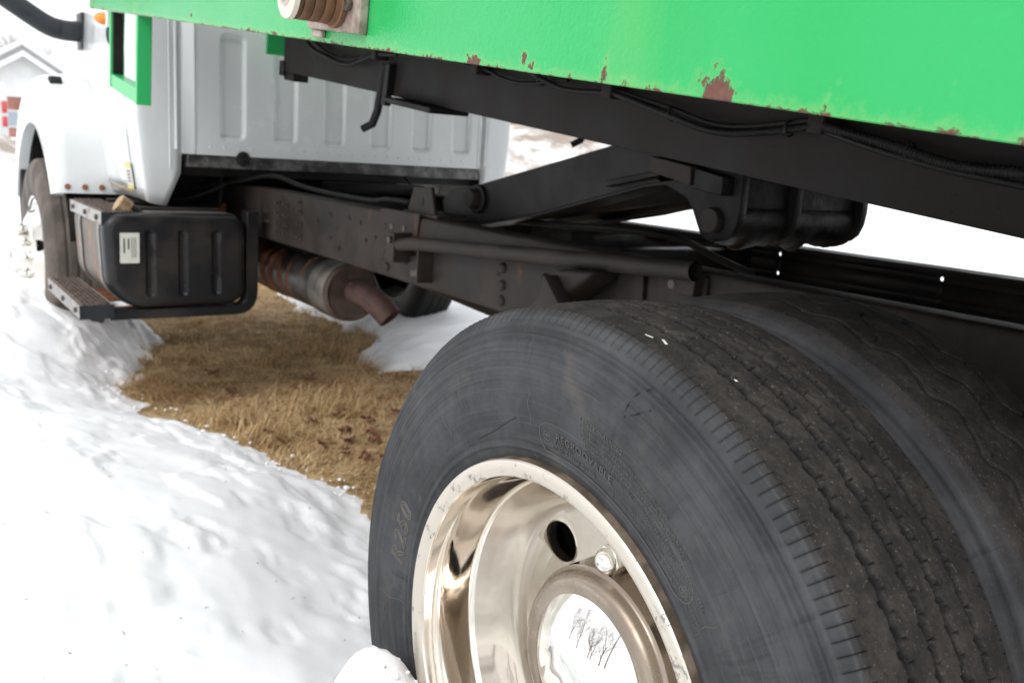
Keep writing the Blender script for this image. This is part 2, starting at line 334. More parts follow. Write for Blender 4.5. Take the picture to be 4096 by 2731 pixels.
def snow_h(x, y):
    d = patch_dist(x, y)
    d = d + sstep(.42, .06, np.abs(d)) * ((.17 + .15 * sstep(1.1, 1.5, x)) * fbm(x * 5, y * 5, 4, 3) + .09 * fbm(x * 18, y * 18, 3, 5))
    left = sstep(1.1, .2, x)
    front = sstep(3.0, 3.9, y)
    hm = .27 + (.03 + .16 * front) * left
    dp_ = np.maximum(d, 0)
    gentle = 1 - np.exp(-(dp_ / .62) ** 1.35); steep = 1 - np.exp(-dp_ / .36)
    t = np.where(d > 0, hm * (gentle * (1 - front) + steep * front), d * .35)
    t = t + .20 * np.exp(-((x + .04) / .13) ** 2 - ((y - .29) / .17) ** 2) - .05 * np.exp(-((x + .42) / .25) ** 2 - ((y - .55) / .3) ** 2)
    k = sstep(0, .25, d)
    t = t + k * (.08 * fbm(x * 1.3, y * 1.3, 2, 11) + .022 * fbm(x * 6, y * 6, 4, 13) * sstep(0, .6, d))
    crust = fbm(x * 3.1 + .35 * y, y * 2.4, 4, 17); t = t + k * sstep(.05, .3, d) * (.012 * sstep(-.02, .03, crust) + .009 * sstep(.09, .13, crust) + .006 * sstep(-.13, -.11, fbm(x * 7, y * 5.5, 3, 19)))
    dents = np.clip(fbm(x * 4.3 + 5, y * 4.3, 2, 21) - .12, 0, 1); t = t - k * .05 * dents
    t = t + 0.003 * k * fbm(x * 24, y * 28, 3, 31)
    # lumps thrown up against the dual tyre
    for cx, cy, s, a in ((-.050, .270, .055, .045), (-.060, .370, .045, .035), (-.060, .215, .030, .040), (-.10, .32, .05, .030), (-.075, .30, .018, .018), (-.085, .25, .016, .020)):
        t = t + a * np.exp(-((x - cx) ** 2 + (y - cy) ** 2) / (2 * s * s)) * (1 + .9 * fbm(x * 30, y * 30, 3, 41))
    cap = .425 + .07 * fbm(x * 14, y * 14, 3, 43) + .03 * fbm(x * 50, y * 50, 2, 47); near_ = (x > -.45) & (x < .15) & (y > 0) & (y < .7)
    t = np.where(near_ & (t > cap - .03), cap - .03 * np.exp(-(t - cap + .03) / .03), t)      # crumbly flat top
    t = t - .10 * sstep(.19, .05, y) * sstep(-1.2, -.5, y) * sstep(-.7, -.3, x) * sstep(.3, .0, x)   # hollow beside the wheel
    # far terrain: ploughed berms beyond the lawn
    R = np.hypot(x, y)
    berm = 1.75 * np.exp(-((x * .572 + y * .80 - 25.5) / 3.2) ** 2) * sstep(6, 12, x) * (1 + .5 * fbm(x * .5, y * .5, 3, 51))
    pile = .62 * np.exp(-(((x - 1.2) / 1.5) ** 2 + ((y - 19.5) / 1.6) ** 2)) * (1 + .6 * fbm(x * 1.5, y * 1.5, 3, 57))
    t = t + berm + pile + .25 * sstep(6, 30, R) * fbm(x * .15, y * .15, 3, 61)
    return t
def axis_coords(lo, hi, step, far):
    c = list(np.arange(lo, hi + 1e-6, step)); s = step; a = hi
    up = []
    while a < far: s *= 1.09; a += s; up.append(a)
    s = step; a = lo; dn = []
    while a > -far: s *= 1.09; a -= s; dn.append(a)
    return np.array(dn[::-1] + c + up)
gx = axis_coords(-.75, 1.0, .0115, 420); gy = axis_coords(.0, 4.2, .016, 420)
X, Y = np.meshgrid(gx, gy, indexing='ij')
Zs = snow_h(X, Y)
_sm = npmesh('snow_cover', np.stack([X, Y, Zs], -1).reshape(-1, 3), gridfaces(len(gx), len(gy)))
_ed = _sm.attributes.new('grime', 'FLOAT', 'POINT'); _ed.data.foreach_set('value', np.ascontiguousarray(sstep(.45, .0, patch_dist(X, Y)) * sstep(1.2, .9, X), np.float32).ravel())
snow = obj('snow_cover', _sm, 'snow'); snow['kind'] = 'structure'
sgx = axis_coords(-.2, 2.2, .05, 420); sgy = axis_coords(-.5, 6, .05, 420)
X2, Y2 = np.meshgrid(sgx, sgy, indexing='ij')
def soil_h(x, y): return .012 + .03 * fbm(x * 2.5, y * 2.5, 3, 71) - .30 * sstep(6, 14, np.hypot(x - 1, y - 2))
ground = obj('ground', npmesh('ground', np.stack([X2, Y2, soil_h(X2, Y2)], -1).reshape(-1, 3), gridfaces(len(sgx), len(sgy))), 'soil'); ground['kind'] = 'structure'

# dead lawn: bent blades in combed clumps
N = 170000
px = rng.uniform(.15, 2.3, N); py = rng.uniform(.9, 8.0, N)
keep = (patch_dist(px, py) + .17 * fbm(px * 5, py * 5, 4, 3) < .05) & (rng.uniform(0, 1, N) < np.clip(1.05 - .22 * (py - 1.2), .20, 1)); px, py = px[keep], py[keep]; n = len(px)
pz = soil_h(px, py); ang = 2 * np.pi * 1.7 * (fbm(px * 2.2, py * 2.2, 3, 81) + .5) + rng.normal(0, .8, n)
clump = sstep(-.12, .18, fbm(px * 4, py * 4, 3, 91)); ln = rng.uniform(.03, .10, n) * (.4 + 1.1 * clump ** 1.5); lean = np.clip(rng.normal(1.25, .28, n), .25, 1.55)
w = rng.uniform(.0012, .0030, n); dx, dy = np.cos(ang), np.sin(ang); wx, wy = -dy * w, dx * w
def pt(t, bend): return np.stack([px + dx * ln * t * np.sin(lean * (.5 + .5 * t * bend)), py + dy * ln * t * np.sin(lean * (.5 + .5 * t * bend)), pz + ln * t * np.cos(lean * (.5 + .5 * t * bend))], -1)
p0, p1, p2 = pt(0, 1), pt(.55, 1), pt(1.0, 1.1); wv = np.stack([wx, wy, 0 * wx], -1)
GV = np.stack([p0 - wv, p0 + wv, p1 + wv * .8, p1 - wv * .8, p2 + wv * .15, p2 - wv * .15], 1).reshape(-1, 3)
bi = np.arange(n)[:, None] * 6; GF = np.concatenate([bi + np.array([[0, 1, 2, 3]]), bi + np.array([[3, 2, 4, 5]])], 0)
grass = obj('dry_grass', npmesh('dry_grass', GV, GF), 'dry_grass'); grass['kind'] = 'stuff'
grass['label'] = 'dead straw-brown lawn grass on the bare patch under the truck'; grass['category'] = 'grass'
# ================================================================== TRUCK
T = tag(empty('dump_truck', (1.2, 2.0, 0.0)), 'white cab truck with raised green bed parked on snowy lawn', 'truck')

# ---- tyres -------------------------------------------------------------
SIDE = [(-.104, .2935), (-.116, .2965), (-.1225, .303), (-.1275, .316), (-.131, .332), (-.1345, .352), (-.1375, .376), (-.1385, .402), (-.1365, .426), (-.131, .448), (-.1235, .464), (-.1165, .473), (-.109, .4812), (-.102, .4865)]
def side_a(r):
    rr = [q[1] for q in SIDE]; aa = [q[0] for q in SIDE]; return np.interp(r, rr, aa)
def catmull(P, step):
    P = np.array(P); P = np.vstack([2 * P[0] - P[1], P, 2 * P[-1] - P[-2]]); o = []
    for i in range(1, len(P) - 2):
        m = max(1, int(np.hypot(*(P[i + 1] - P[i])) / step)); t = np.linspace(0, 1, m, endpoint=False)[:, None]
        p0, p1, p2, p3 = P[i - 1], P[i], P[i + 1], P[i + 2]
        o.append(.5 * ((2 * p1) + (-p0 + p2) * t + (2 * p0 - 5 * p1 + 4 * p2 - p3) * t * t + (-p0 + 3 * p1 - 3 * p2 + p3) * t ** 3))
    return np.vstack(o + [P[-2][None]])
def make_tyre(name, style, nrev, sub, step_s, step_t, cut=False):
    sp = catmull(SIDE, step_s); tr_a = np.arange(-.102 + step_t, .102, step_t)
    tr_r = .4865 + .006 * (1 - (tr_a / .102) ** 2)
    far = sp[::-2].copy(); far[:, 0] *= -1
    prof = np.vstack([sp, np.stack([tr_a, tr_r], -1), far]); m = len(prof); ns = len(sp); nt_ = len(tr_a)
    d = np.gradient(prof, axis=0); nrm = np.stack([-d[:, 1], d[:, 0]], -1); nrm /= np.linalg.norm(nrm, axis=1)[:, None]
    nrm *= np.sign((nrm @ np.array([0, 1.0])) * 1 + 1e-9)[:, None] * 1.0
    nrm[:ns] = np.where(nrm[:ns, :1] > 0, -nrm[:ns], nrm[:ns]); nrm[ns + nt_:] = np.where(nrm[ns + nt_:, :1] < 0, -nrm[ns + nt_:], nrm[ns + nt_:])
    per = 2 * np.pi / nrev
    th = (np.arange(nrev)[:, None] * per + np.array(sub)[None] * per).ravel()
    if cut:      # the quarter buried in snow needs no sipe detail
        bur = (np.degrees(th) % 360 > 215) & (np.degrees(th) % 360 < 330); th = np.concatenate([th[~bur], np.radians(np.arange(217, 329, 2.0))]); th.sort()
    A = prof[:, 0][None]; Rr_ = prof[:, 1][None]; TH = th[:, None]; disp = np.zeros((len(th), m)); deep = np.zeros_like(disp)
    istread = np.zeros(m); istread[ns:ns + nt_] = 1; istread[ns - 4:ns] = .6
    sidez = np.zeros(m); sidez[:ns] = 1
    circ = TH * .49
    if style == 'highway':
        rr = prof[:, 1]; ring = np.zeros(m)
        for r0, wd, dpt in ((.4620, .0030, -.0040), (.4560, .0018, .0022), (.4500, .0016, -.0022), (.4430, .0015, .0017), (.4345, .0015, -.0017), (.4260, .0015, .0015), (.4170, .0015, -.0015), (.4070, .0015, .0012), (.318, .0022, .0028), (.3245, .0016, -.0014), (.3990, .0014, -.0012)):
            ring += dpt * np.exp(-((rr - r0) / wd) ** 2)
        disp += (ring * sidez)[None]
        for i, (c0, ph, wd, amp) in enumerate(((-.0540, 0, .0046, .0008), (-.0150, .4, .0044, .0012), (.0210, .15, .0044, .0012), (.0590, .7, .0048, .0008))):
            P_ = .0445; u = (circ / P_ + ph) % 1.0
            zig = amp * (2 * np.abs(2 * u - 1) - 1) + .0010 * np.sign(np.sin(2 * np.pi * u * 2)) 
            hw = wd * (1 + .35 * (fbm(circ * 120 + 7 * i, 0 * circ + i, 2, 5)) + .28 * np.sign(np.sin(2 * np.pi * u * 2 + 1)))
            g_ = 1 - sstep(.72, 1.08, np.abs(A - c0 - zig) / hw)
            # cross nicks at the groove walls
            nick = (np.abs(((circ / .0222 + ph + .13 * i) % 1) - .5) < .045) & (np.abs(A - c0 - zig - .0035) < .0075)
            g_ = np.maximum(g_, nick * .55) * istread[None]
            disp -= .0095 * g_; deep = np.maximum(deep, g_)
        # rib sipes: short wavy cuts
        k_ = (np.abs(((circ / .0335) % 1) - .5) < .03) & ((np.abs(A + .036) < .004) | (np.abs(A - .003) < .004) | (np.abs(A - .040) < .004))
        disp -= .002 * k_ * istread[None]
        # shoulder sipes: narrow slits over the rounded edge
        fr = (TH / per) % 1; fr = np.minimum(fr, 1 - fr)
        slit = (fr < .04) * (sstep(.4715, .4735, Rr_) * (sidez[None]) + istread[None] * sstep(-.0935, -.0965, A)).clip(0, 1)
        slit2 = (fr < .04) * istread[None] * sstep(.0955, .0985, A)
        disp -= .0042 * np.maximum(slit, slit2); deep = np.maximum(deep, np.maximum(slit, slit2))
        bulge = sstep(.466, .472, Rr_) * sidez[None] * (.0008 * np.sin(np.pi * ((TH / per) % 1))); disp += bulge
        disp += istread[None] * (.0007 * fbm(circ * 160, A * 160 + 0 * circ, 3, 15) + .0012 * fbm(circ * 14, A * 14 + 0 * circ, 2, 16))
    elif style == 'block':
        for i, c0 in enumerate((-.058, .0, .058)):
            u = (circ / .095 + .33 * i) % 1; zig = .010 * np.sin(2 * np.pi * u) + .003 * np.sin(4 * np.pi * u)
            g_ = (1 - sstep(.5, 1.2, np.abs(A - c0 - zig) / .0022)) * istread[None]; disp -= .005 * g_; deep = np.maximum(deep, g_ * .7)
            cr_ = (np.abs(((circ / .095 + .33 * i + 6 * A) % 1) - .5) < .018) * (np.abs(A - c0 - .016) < .013) * istread[None]; disp -= .004 * cr_; deep = np.maximum(deep, cr_ * .7)
        ring = np.zeros(m)
        for r0, wd, dpt in ((.4600, .003, -.006), (.4500, .002, .002), (.4440, .002, -.005), (.432, .003, .003), (.424, .002, -.003), (.414, .002, .002)): ring += dpt * np.exp(-((prof[:, 1] - r0) / wd) ** 2)
        disp += (ring * sidez)[None]
    else:
        for c0 in (-.05, 0, .05): disp -= .006 * (np.abs(A - c0) < .006) * istread[None]
    PA = A + nrm[:, 0][None] * disp; PR = Rr_ + nrm[:, 1][None] * disp
    V = np.stack([PA, PR * np.cos(TH), PR * np.sin(TH)], -1).reshape(-1, 3)
    me = npmesh(name, V, gridfaces(len(th), m, True))
    for nm, arr in (('tread', np.broadcast_to(istread[None], disp.shape)), ('deep', deep)):
        a_ = me.attributes.new(nm, 'FLOAT', 'POINT'); a_.data.foreach_set('value', np.ascontiguousarray(arr, np.float32).ravel())
    return me
SUB = (-.05, 0, .05, .19, .38, .58, .78)
ty_outer = make_tyre('tyre', 'highway', 236, SUB, .0016, .0017, True)
ty_inner = make_tyre('tyre_block', 'block', 120, (0, .17, .33, .5, .67, .83), .004, .0024)
ty_plain = make_tyre('tyre_plain', 'plain', 72, (0, .5), .008, .006)

# ---- wheel liners and rims
def disc_with_holes(c, rows, nth, angs, r0, r1, m=28):
    """conical liner disc: rows = (axial, radius) list; a square window between radii r0..r1 round each angle is filled with a ring leaving a round hole"""
    V = []; F = []
    ax = lambda r: float(np.interp(r, [q[1] for q in rows][::-1], [q[0] for q in rows][::-1])) if rows[0][1] > rows[-1][1] else float(np.interp(r, [q[1] for q in rows], [q[0] for q in rows]))
    rm = (r0 + r1) / 2; hw = (r1 - r0) / 2; ha = hw / rm
    angs = sorted(a % (2 * math.pi) for a in angs)
    tl = set()
    for a in angs: tl.update((round((a - ha), 6), round((a + ha), 6)))
    tl = sorted(tl); ths = []
    for i in range(len(tl)):
        a = tl[i]; b_ = tl[(i + 1) % len(tl)] + (2 * math.pi if i == len(tl) - 1 else 0); iswin = any(abs((a + ha) % (2 * math.pi) - w_) < 1e-3 for w_ in angs)
        k = 8 if iswin else max(2, int((b_ - a) / (2 * math.pi) * nth))
        ths += [(a + (b_ - a) * j / k, iswin) for j in range(k)]
    rs = sorted(set([q[1] for q in rows] + [r0, r1] + list(np.linspace(r0, r1, 9)[1:-1])))
    idx = {}
    def vid(i, j):
        key = (i % len(ths), j)
        if key not in idx:
            t = ths[key[0]][0]; r = rs[j]; idx[key] = len(V); V.append((c[0] + ax(r), c[1] + r * math.cos(t), c[2] + r * math.sin(t)))
        return idx[key]
    for i in range(len(ths)):
        for j in range(len(rs) - 1):
            if ths[i][1] and r0 - 1e-6 <= rs[j] and rs[j + 1] <= r1 + 1e-6: continue
            F.append((vid(i, j), vid(i + 1, j), vid(i + 1, j + 1), vid(i, j + 1)))
    j0 = min(j for j, r in enumerate(rs) if abs(r - r0) < 1e-6); j1 = max(j for j, r in enumerate(rs) if abs(r - r1) < 1e-6)
    for a in angs:
        i0 = min(range(len(ths)), key=lambda i: abs((ths[i][0] - (a - ha) + math.pi) % (2 * math.pi) - math.pi))
        loop = [(i0 + i, j0) for i in range(8)] + [(i0 + 8, j) for j in range(j0, j1)] + [(i0 + 8 - i, j1) for i in range(8)] + [(i0, j) for j in range(j1, j0, -1)]
        prev = [vid(*q) for q in loop]; pts = [V[q] for q in prev]
        cir = []
        for q in loop:
            t = ths[q[0] % len(ths)][0]; r = rs[q[1]]; du = ((t - a + math.pi) % (2 * math.pi) - math.pi) * rm; dv = r - rm; L_ = math.hypot(du, dv); cir.append((du / L_, dv / L_))
        for rr_, push in ((hw * .90, 0), (hw * .84, -.0015), (hw * .80, .004), (hw * .80, .014)):
            cur = []
            for du, dv in cir:
                r = rm + dv * rr_; t = a + du * rr_ / rm; V.append((c[0] + ax(r) + push, c[1] + r * math.cos(t), c[2] + r * math.sin(t))); cur.append(len(V) - 1)
            for q in range(len(prev)): F.append((prev[q], prev[(q + 1) % len(prev)], cur[(q + 1) % len(prev)], cur[q]))
            prev = cur
    mb = MB(); mb.v = V; mb.f = F; return mb

WC = (0, .002, .509)    # outer rear wheel: centre of the flange plane
TC = (.125, .004, .507)
rim_prof = [(.004, .2985), (-.002, .3000), (-.004, .2965), (-.0035, .290), (-.002, .279), (.003, .2755), (.012, .2765), (.022, .2725), (.030, .2715), (.070, .2690), (.078, .2665)]
wheel = obj('wheel', MB().lathe([(-.0085, .3000), (-.0105, .2985), (-.0110, .2965), (-.0104, .290), (-.009, .2805), (-.006, .2775)], WC, 'x', 160).mesh('wheel_flange'), 'rim_flange', T)
wheel['label'] = 'polished deep-dish outer dual wheel with scuffed flange'
obj('rim_edge', MB().lathe([(.012, .2990), (.004, .3025), (.000, .3012), (-.0085, .3000)], WC, 'x', 160).mesh('rim_edge'), 'rim_edge', wheel)
obj('barrel', MB().lathe([(-.006, .2775), (-.001, .2758), (.010, .2762), (.016, .2735), (.024, .2722), (.032, .2718), (.052, .2700), (.070, .2690), (.0765, .2672), (.0795, .2640)], WC, 'x', 160).mesh('barrel'), 'polished_steel', wheel)
rows = [(.0795, .2640), (.096, .254), (.112, .244), (.124, .233), (.131, .222), (.136, .205), (.1395, .185), (.142, .160), (.143, .150), (.144, .120)]
obj('disc', disc_with_holes(WC, rows, 150, [rad(42.5 + 90 * k) for k in range(4)], .1510, .2220).mesh('disc'), 'dusty_liner', wheel)
obj('backing', MB().lathe([(.175, .262), (.19, .10)], WC, 'x', 48).mesh('backing'), 'oily_black', wheel)
HC = (0, .004, .515)
hub = obj('hub_cover', MB().lathe([(.150, .146), (.143, .1425), (.0975, .1395), (.0960, .1350), (.0930, .1330), (.0860, .1320), (.0810, .1285), (.0775, .1225), (.0765, .1140), (.0790, .1050)], HC, 'x', 128).mesh('hub_cover'), 'hub_dust', wheel)
# domed cap with a dent
VV = []; FF = []; nr, nth_ = 60, 128
for i in range(nr + 1):
    r = .1052 * (1 - i / nr) if i < nr else .0004
    for k in range(nth_):
        t = 2 * math.pi * k / nth_; yy, zz = r * math.cos(t), r * math.sin(t); a = .0790 - .037 * (1 - (r / .1052) ** 2)
        u, w_ = (yy - .042) * .8 + (zz + .045) * .6, -(yy - .042) * .6 + (zz + .045) * .8
        a += .012 * math.exp(-(u / .018) ** 2 - (w_ / .050) ** 2) - .0045 * math.exp(-((u + .030) / .010) ** 2 - (w_ / .045) ** 2) + .0035 * math.exp(-((u - .035) / .012) ** 2 - ((w_ - .02) / .035) ** 2)
        VV.append((HC[0] + a, HC[1] + yy, HC[2] + zz))
obj('hub_dome', npmesh('hub_dome', np.array(VV), np.array([(i * nth_ + k, i * nth_ + (k + 1) % nth_, (i + 1) * nth_ + (k + 1) % nth_, (i + 1) * nth_ + k) for i in range(nr) for k in range(nth_)])), 'hub_mirror', wheel)
def nut_mesh(name, r, L, dome):
    mb = MB(); hexp = [(r * math.cos(math.pi / 3 * k), r * math.sin(math.pi / 3 * k)) for k in range(6)]
    mb.prism(hexp, 'x', 0, -L); me = mb
    if dome: me.lathe([(-L + .001, r * .84)] + [(-L - dome * math.sin(q), r * .84 * math.cos(q)) for q in np.linspace(.1, 1.5, 7)], (0, 0, 0), 'x', 20)
    return me.mesh(name, .0008, 1)
nut = nut_mesh('lug_nut', .0215, .040, .016)
for k in range(2):
    t = rad(89 + 180 * k); r = .160
    obj('lug_nut', nut, 'chrome_bright', wheel, (WC[0] + .1425, WC[1] + r * math.cos(t), WC[2] + r * math.sin(t)))
ty = obj('tyre', ty_outer, 'tyre_rubber', wheel, TC)
# raised sidewall lettering
def letters(txt, size, th0, r0, lift=.0007, space=1.0, italic=0.0, outline=False, center=False):
    cu = bpy.data.curves.new('lettering', 'FONT'); cu.body = txt; cu.size = size; cu.extrude = lift; cu.space_character = space; cu.shear = italic; cu.resolution_u = 2
    if outline: cu.fill_mode = 'NONE'; cu.extrude = 0; cu.bevel_depth = .0012; cu.bevel_resolution = 1
    o = bpy.data.objects.new('tmp_text', cu); COL.objects.link(o); dg = bpy.context.evaluated_depsgraph_get(); dg.update()
    me = bpy.data.meshes.new_from_object(o.evaluated_get(dg)); bpy.data.objects.remove(o); bpy.data.curves.remove(cu); me.materials.clear()
    co = np.zeros(len(me.vertices) * 3, np.float32); me.vertices.foreach_get('co', co); co = co.reshape(-1, 3)
    r = r0 + co[:, 1]; t = math.radians(th0) + co[:, 0] / r0
    a = TC[0] + side_a(r) - co[:, 2] - .0002
    me.vertices.foreach_set('co', np.stack([a, TC[1] + r * np.cos(t), TC[2] + r * np.sin(t)], -1).astype(np.float32).ravel()); me.update()
    return obj('lettering', me, 'outline_rubber' if outline else 'lettering_rubber', wheel)
letters('REGROOVABLE', .0135, 92.4, .3430, .0016, 1.12)
letters('TUBELESS', .0072, 91.8, .3370, .0011, 1.15)
letters('LOAD RANGE G/14PR', .0072, 91.2, .3300, .0011, 1.15)
letters('SAFETY WARNING', .0082, 98.6, .3835, .0010, 1.1)
for i, (s_, t0) in enumerate((('* TIRE FAILURE DUE TO UNDERINFLATION/OVERLOADING', 98.9), ('  MAY RESULT FROM  * FOLLOW OWNERS MANUAL OR TIRE PLACARD IN', 99.1), ('* EXPLOSION OF TIRE/RIM ASSEMBLY DUE TO IMPROPER MOUNTING', 99.3), ('  USE SAFETY CAGE AND CLIP ON EXTENSION AIR HOSE', 100.2), ('  ONLY SPECIALLY TRAINED PERSONS SHOULD MOUNT TIRES', 100.4))):
    letters(s_, .0056, t0, .3765 - i * .0062, .0008, 1.08)
letters('PLIES  TREAD 5 STEEL   SIDEWALL 1 STEEL', .0066, 114.6, .3560, .0005, 1.12)
letters('STANDARDS FOR USE IN NORTH AMERICA', .0056, 117.0, .3475, .0004, 1.05)
letters('MAX LOAD SINGLE 2800 KG (6175 LBS) AT 720 KPA (105 PSI) COLD', .0056, 108.2, .3380, .0005, 1.06)
letters('MAX LOAD DUAL 2650 KG (5840 LBS) AT 720 KPA (105 PSI) COLD', .0056, 108.4, .3310, .0005, 1.06)
letters('R250', .040, 6.0, .3385, .0004, 1.25, .25, True)
# outlined panel round the size lettering, round emblems and mould lines
def side_tube(pts, r, name='mould_line'):
    return obj(name, MB().tube([(TC[0] + float(side_a(q)) - .0002, TC[1] + q * math.cos(rad(t)), TC[2] + q * math.sin(rad(t))) for t, q in pts], r, 5).mesh(name), 'lettering_rubber', wheel)
pill = [(88.4, .3235)] + [(t, .3235) for t in np.linspace(92, 131, 40)] + [(132.6, .3265), (134.0, .333), (134.4, .342), (134.0, .351), (132.6, .358), (131, .3605)]
pill2 = [(91, .3600), (89, .3590), (87.4, .353), (86.9, .343), (87.4, .331), (88.4, .3235)]
side_tube(pill, .0006); side_tube([(t, .3605) for t in np.linspace(131, 112, 20)], .0005); side_tube(pill2, .0006); side_tube([(t, .3600) for t in np.linspace(91, 108, 16)], .0005)
for t0, r0 in ((89.3, .3430), (132.3, .3410)):
    side_tube([(t0 + math.degrees(.0058 * math.cos(q)) / r0, r0 + .0058 * math.sin(q)) for q in np.linspace(0, 2 * math.pi, 20)], .0006, 'emblem')
    side_tube([(t0, r0 - .004), (t0, r0 + .004)], .0007, 'emblem'); side_tube([(t0 - .7, r0 + .001), (t0 + .7, r0 + .001)], .0007, 'emblem')
for t0, ra, rb in ((84, .306, .320), (84.2, .352, .396), (116.5, .305, .318), (136.5, .304, .318), (139, .320, .372), (55, .306, .322), (53, .35, .39), (-4, .33, .40)):
    side_tube([(t0 + .4 * math.sin(9 * q), ra + (rb - ra) * q) for q in np.linspace(0, 1, 8)], .0005)
for pts_ in ([(109.1, .4636), (107.6, .451), (107.1, .4352), (107.5, .4216), (109.2, .434), (110.8, .4472)], [(79.3, .3542), (70.8, .3368), (63.2, .3305)]):
    o_ = side_tube([pts_[0]] + [tuple(np.array(pts_[i]) * (1 - t) + np.array(pts_[i + 1]) * t) for i in range(len(pts_) - 1) for t in (.33, .66, 1)], .0006, 'scuff'); o_.data.materials.clear(); o_.data.materials.append(MATS['black_rubber'])
# two scraps of white paint on the tread
for t0, a0, L_, rt in ((101.5, -.0835, .010, .3), (103.6, -.077, .012, -.4), (113.5, -.052, .004, .2)):
    pr = .4865 + .006 * (1 - (a0 / .102) ** 2) + .0004; t = rad(t0)
    obj('paint_fleck', MB().box(-.0015, .0015, -L_ / 2, L_ / 2, 0, .0006).mesh('paint_fleck', .0002, 1), 'sticker_white', wheel, (TC[0] + a0, TC[1] + pr * math.cos(t), TC[2] + pr * math.sin(t)), (t - math.pi / 2, 0, rt))

# inner dual and the far pair
def plain_wheel(x, y, z, tyre, mirror=1, mat='tyre_rubber'):
    w_ = obj('wheel', MB().lathe([(-.120, .292), (-.118, .272), (-.02, .262), (.03, .235), (.05, .15), (.05, .02)], (0, 0, 0), 'x', 64).mesh('wheel_dish'), 'oily_black', T, (x, y, z), (0, 0, 0 if mirror > 0 else math.pi))
    obj('tyre', tyre, mat, w_); return w_
plain_wheel(.417, .004, .507, ty_inner)
ty_far = ty_plain.copy(); ty_far.name = 'tyre_far'
plain_wheel(1.983, .004, .507, ty_far, -1); plain_wheel(2.275, .004, .507, ty_far, -1)
# steer wheels: convex bright hub with lug nuts
def steer_wheel(x, mirror):
    w_ = obj('wheel', MB().lathe([(-.122, .290), (-.126, .300), (-.118, .300), (-.112, .285), (-.100, .272), (-.112, .255), (-.150, .215), (-.165, .185), (-.168, .150), (-.172, .125), (-.215, .118), (-.232, .100), (-.238, .02)], (0, 0, 0), 'x', 72).mesh('steer_disc'),
             'chrome_bright', T, (x, 4.43, .507), (0, 0, 0 if mirror > 0 else math.pi))
    obj('tyre', ty_plain, 'tyre_front', w_)
    lug = bpy.data.meshes.get('steer_lug') or nut_mesh('steer_lug', .020, .045, .014)
    hol = bpy.data.meshes.get('hand_hole') or MB().lathe([(0, .001), (0, .030)], (0, 0, 0), 'x', 20).mesh('hand_hole')
    for k in range(10):
        t = 2 * math.pi * k / 10; obj('lug_nut', lug, 'chrome_bright', w_, (-.166, .1425 * math.cos(t), .1425 * math.sin(t)))
        if k % 2 == 0: obj('hand_hole', hol, 'oily_black', w_, (-.1485, .2225 * math.cos(t + .3), .2225 * math.sin(t + .3)), (0, 0, 0))
    return w_
ty_plain.materials.clear(); ty_plain.materials.append(MATS['tyre_front'])
steer_wheel(.175, 1)
sw = steer_wheel(2.225, -1)
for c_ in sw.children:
    if c_.name.startswith('tyre'): c_.data = ty_far.copy(); c_.data.materials.clear(); c_.data.materials.append(MATS['black_rubber'])  # same tyre as the near side; its shade is put into a darker colour

# ---- chassis rails -------------------------------------------------------
def plate_holes(x, y0, y1, z0, z1, holes, hr):
    mb = MB(); s = hr * 1.5
    ys = sorted(set([y0, y1] + [round(h_[0] + q, 4) for h_ in holes for q in (-s, s)])); zs = sorted(set([z0, z1] + [round(h_[1] + q, 4) for h_ in holes for q in (-s, s)]))
    for i in range(len(ys) - 1):
        for j in range(len(zs) - 1):
            cyy, czz = (ys[i] + ys[i + 1]) / 2, (zs[j] + zs[j + 1]) / 2
            hit_ = [h_ for h_ in holes if abs(h_[0] - cyy) < 1e-3 and abs(h_[1] - czz) < 1e-3]
            if not hit_:
                mb.add([(x, ys[i], zs[j]), (x, ys[i + 1], zs[j]), (x, ys[i + 1], zs[j + 1]), (x, ys[i], zs[j + 1])], [(0, 1, 2, 3)])
            else:
                k = 16; sq = []; ci = []
                for q in range(k):
                    t = 2 * math.pi * q / k + math.pi / 4; c_, s_ = math.cos(t), math.sin(t); m_ = max(abs(c_), abs(s_))
                    sq.append((x, cyy + s * c_ / m_, czz + s * s_ / m_)); ci.append((x, cyy + hr * c_, czz + hr * s_))
                mb.add(sq + ci, [(q, (q + 1) % k, k + (q + 1) % k, k + q) for q in range(k)])
    return mb
RT, RB = .957, .738
web = [(.770, RB + .014), (.7745, RB + .004), (.784, RB), (.845, RB), (.845, RB + .008), (.786, RB + .008), (.778, RB + .016), (.778, RT - .016), (.786, RT - .008), (.845, RT - .008), (.845, RT), (.784, RT), (.7745, RT - .004), (.770, RT - .014)]
rail = obj('frame_rail', MB().prism(web, 'y', -2.6, 5.6).mesh('frame_rail', .002, 2), 'frame_paint', T)
far_web = plate_holes(1.630, -2.6, 5.6, RB + .008, RT - .008, [(1.467, .924), (1.677, .924), (.995, .924), (.995, .866), (.475, .924)], .0062)
fr = obj('frame_rail', far_web.mesh('far_web', fix=False), 'black_paint', T); sm = fr.modifiers.new('thickness', 'SOLIDIFY'); sm.thickness = .007
obj('flange', MB().box(1.552, 1.636, -2.6, 5.6, RT - .007, RT).mesh('flange', .002, 1), 'black_paint', fr); obj('flange', MB().box(1.552, 1.636, -2.6, 5.6, RB, RB + .007).mesh('flange', .002, 1), 'black_paint', fr)
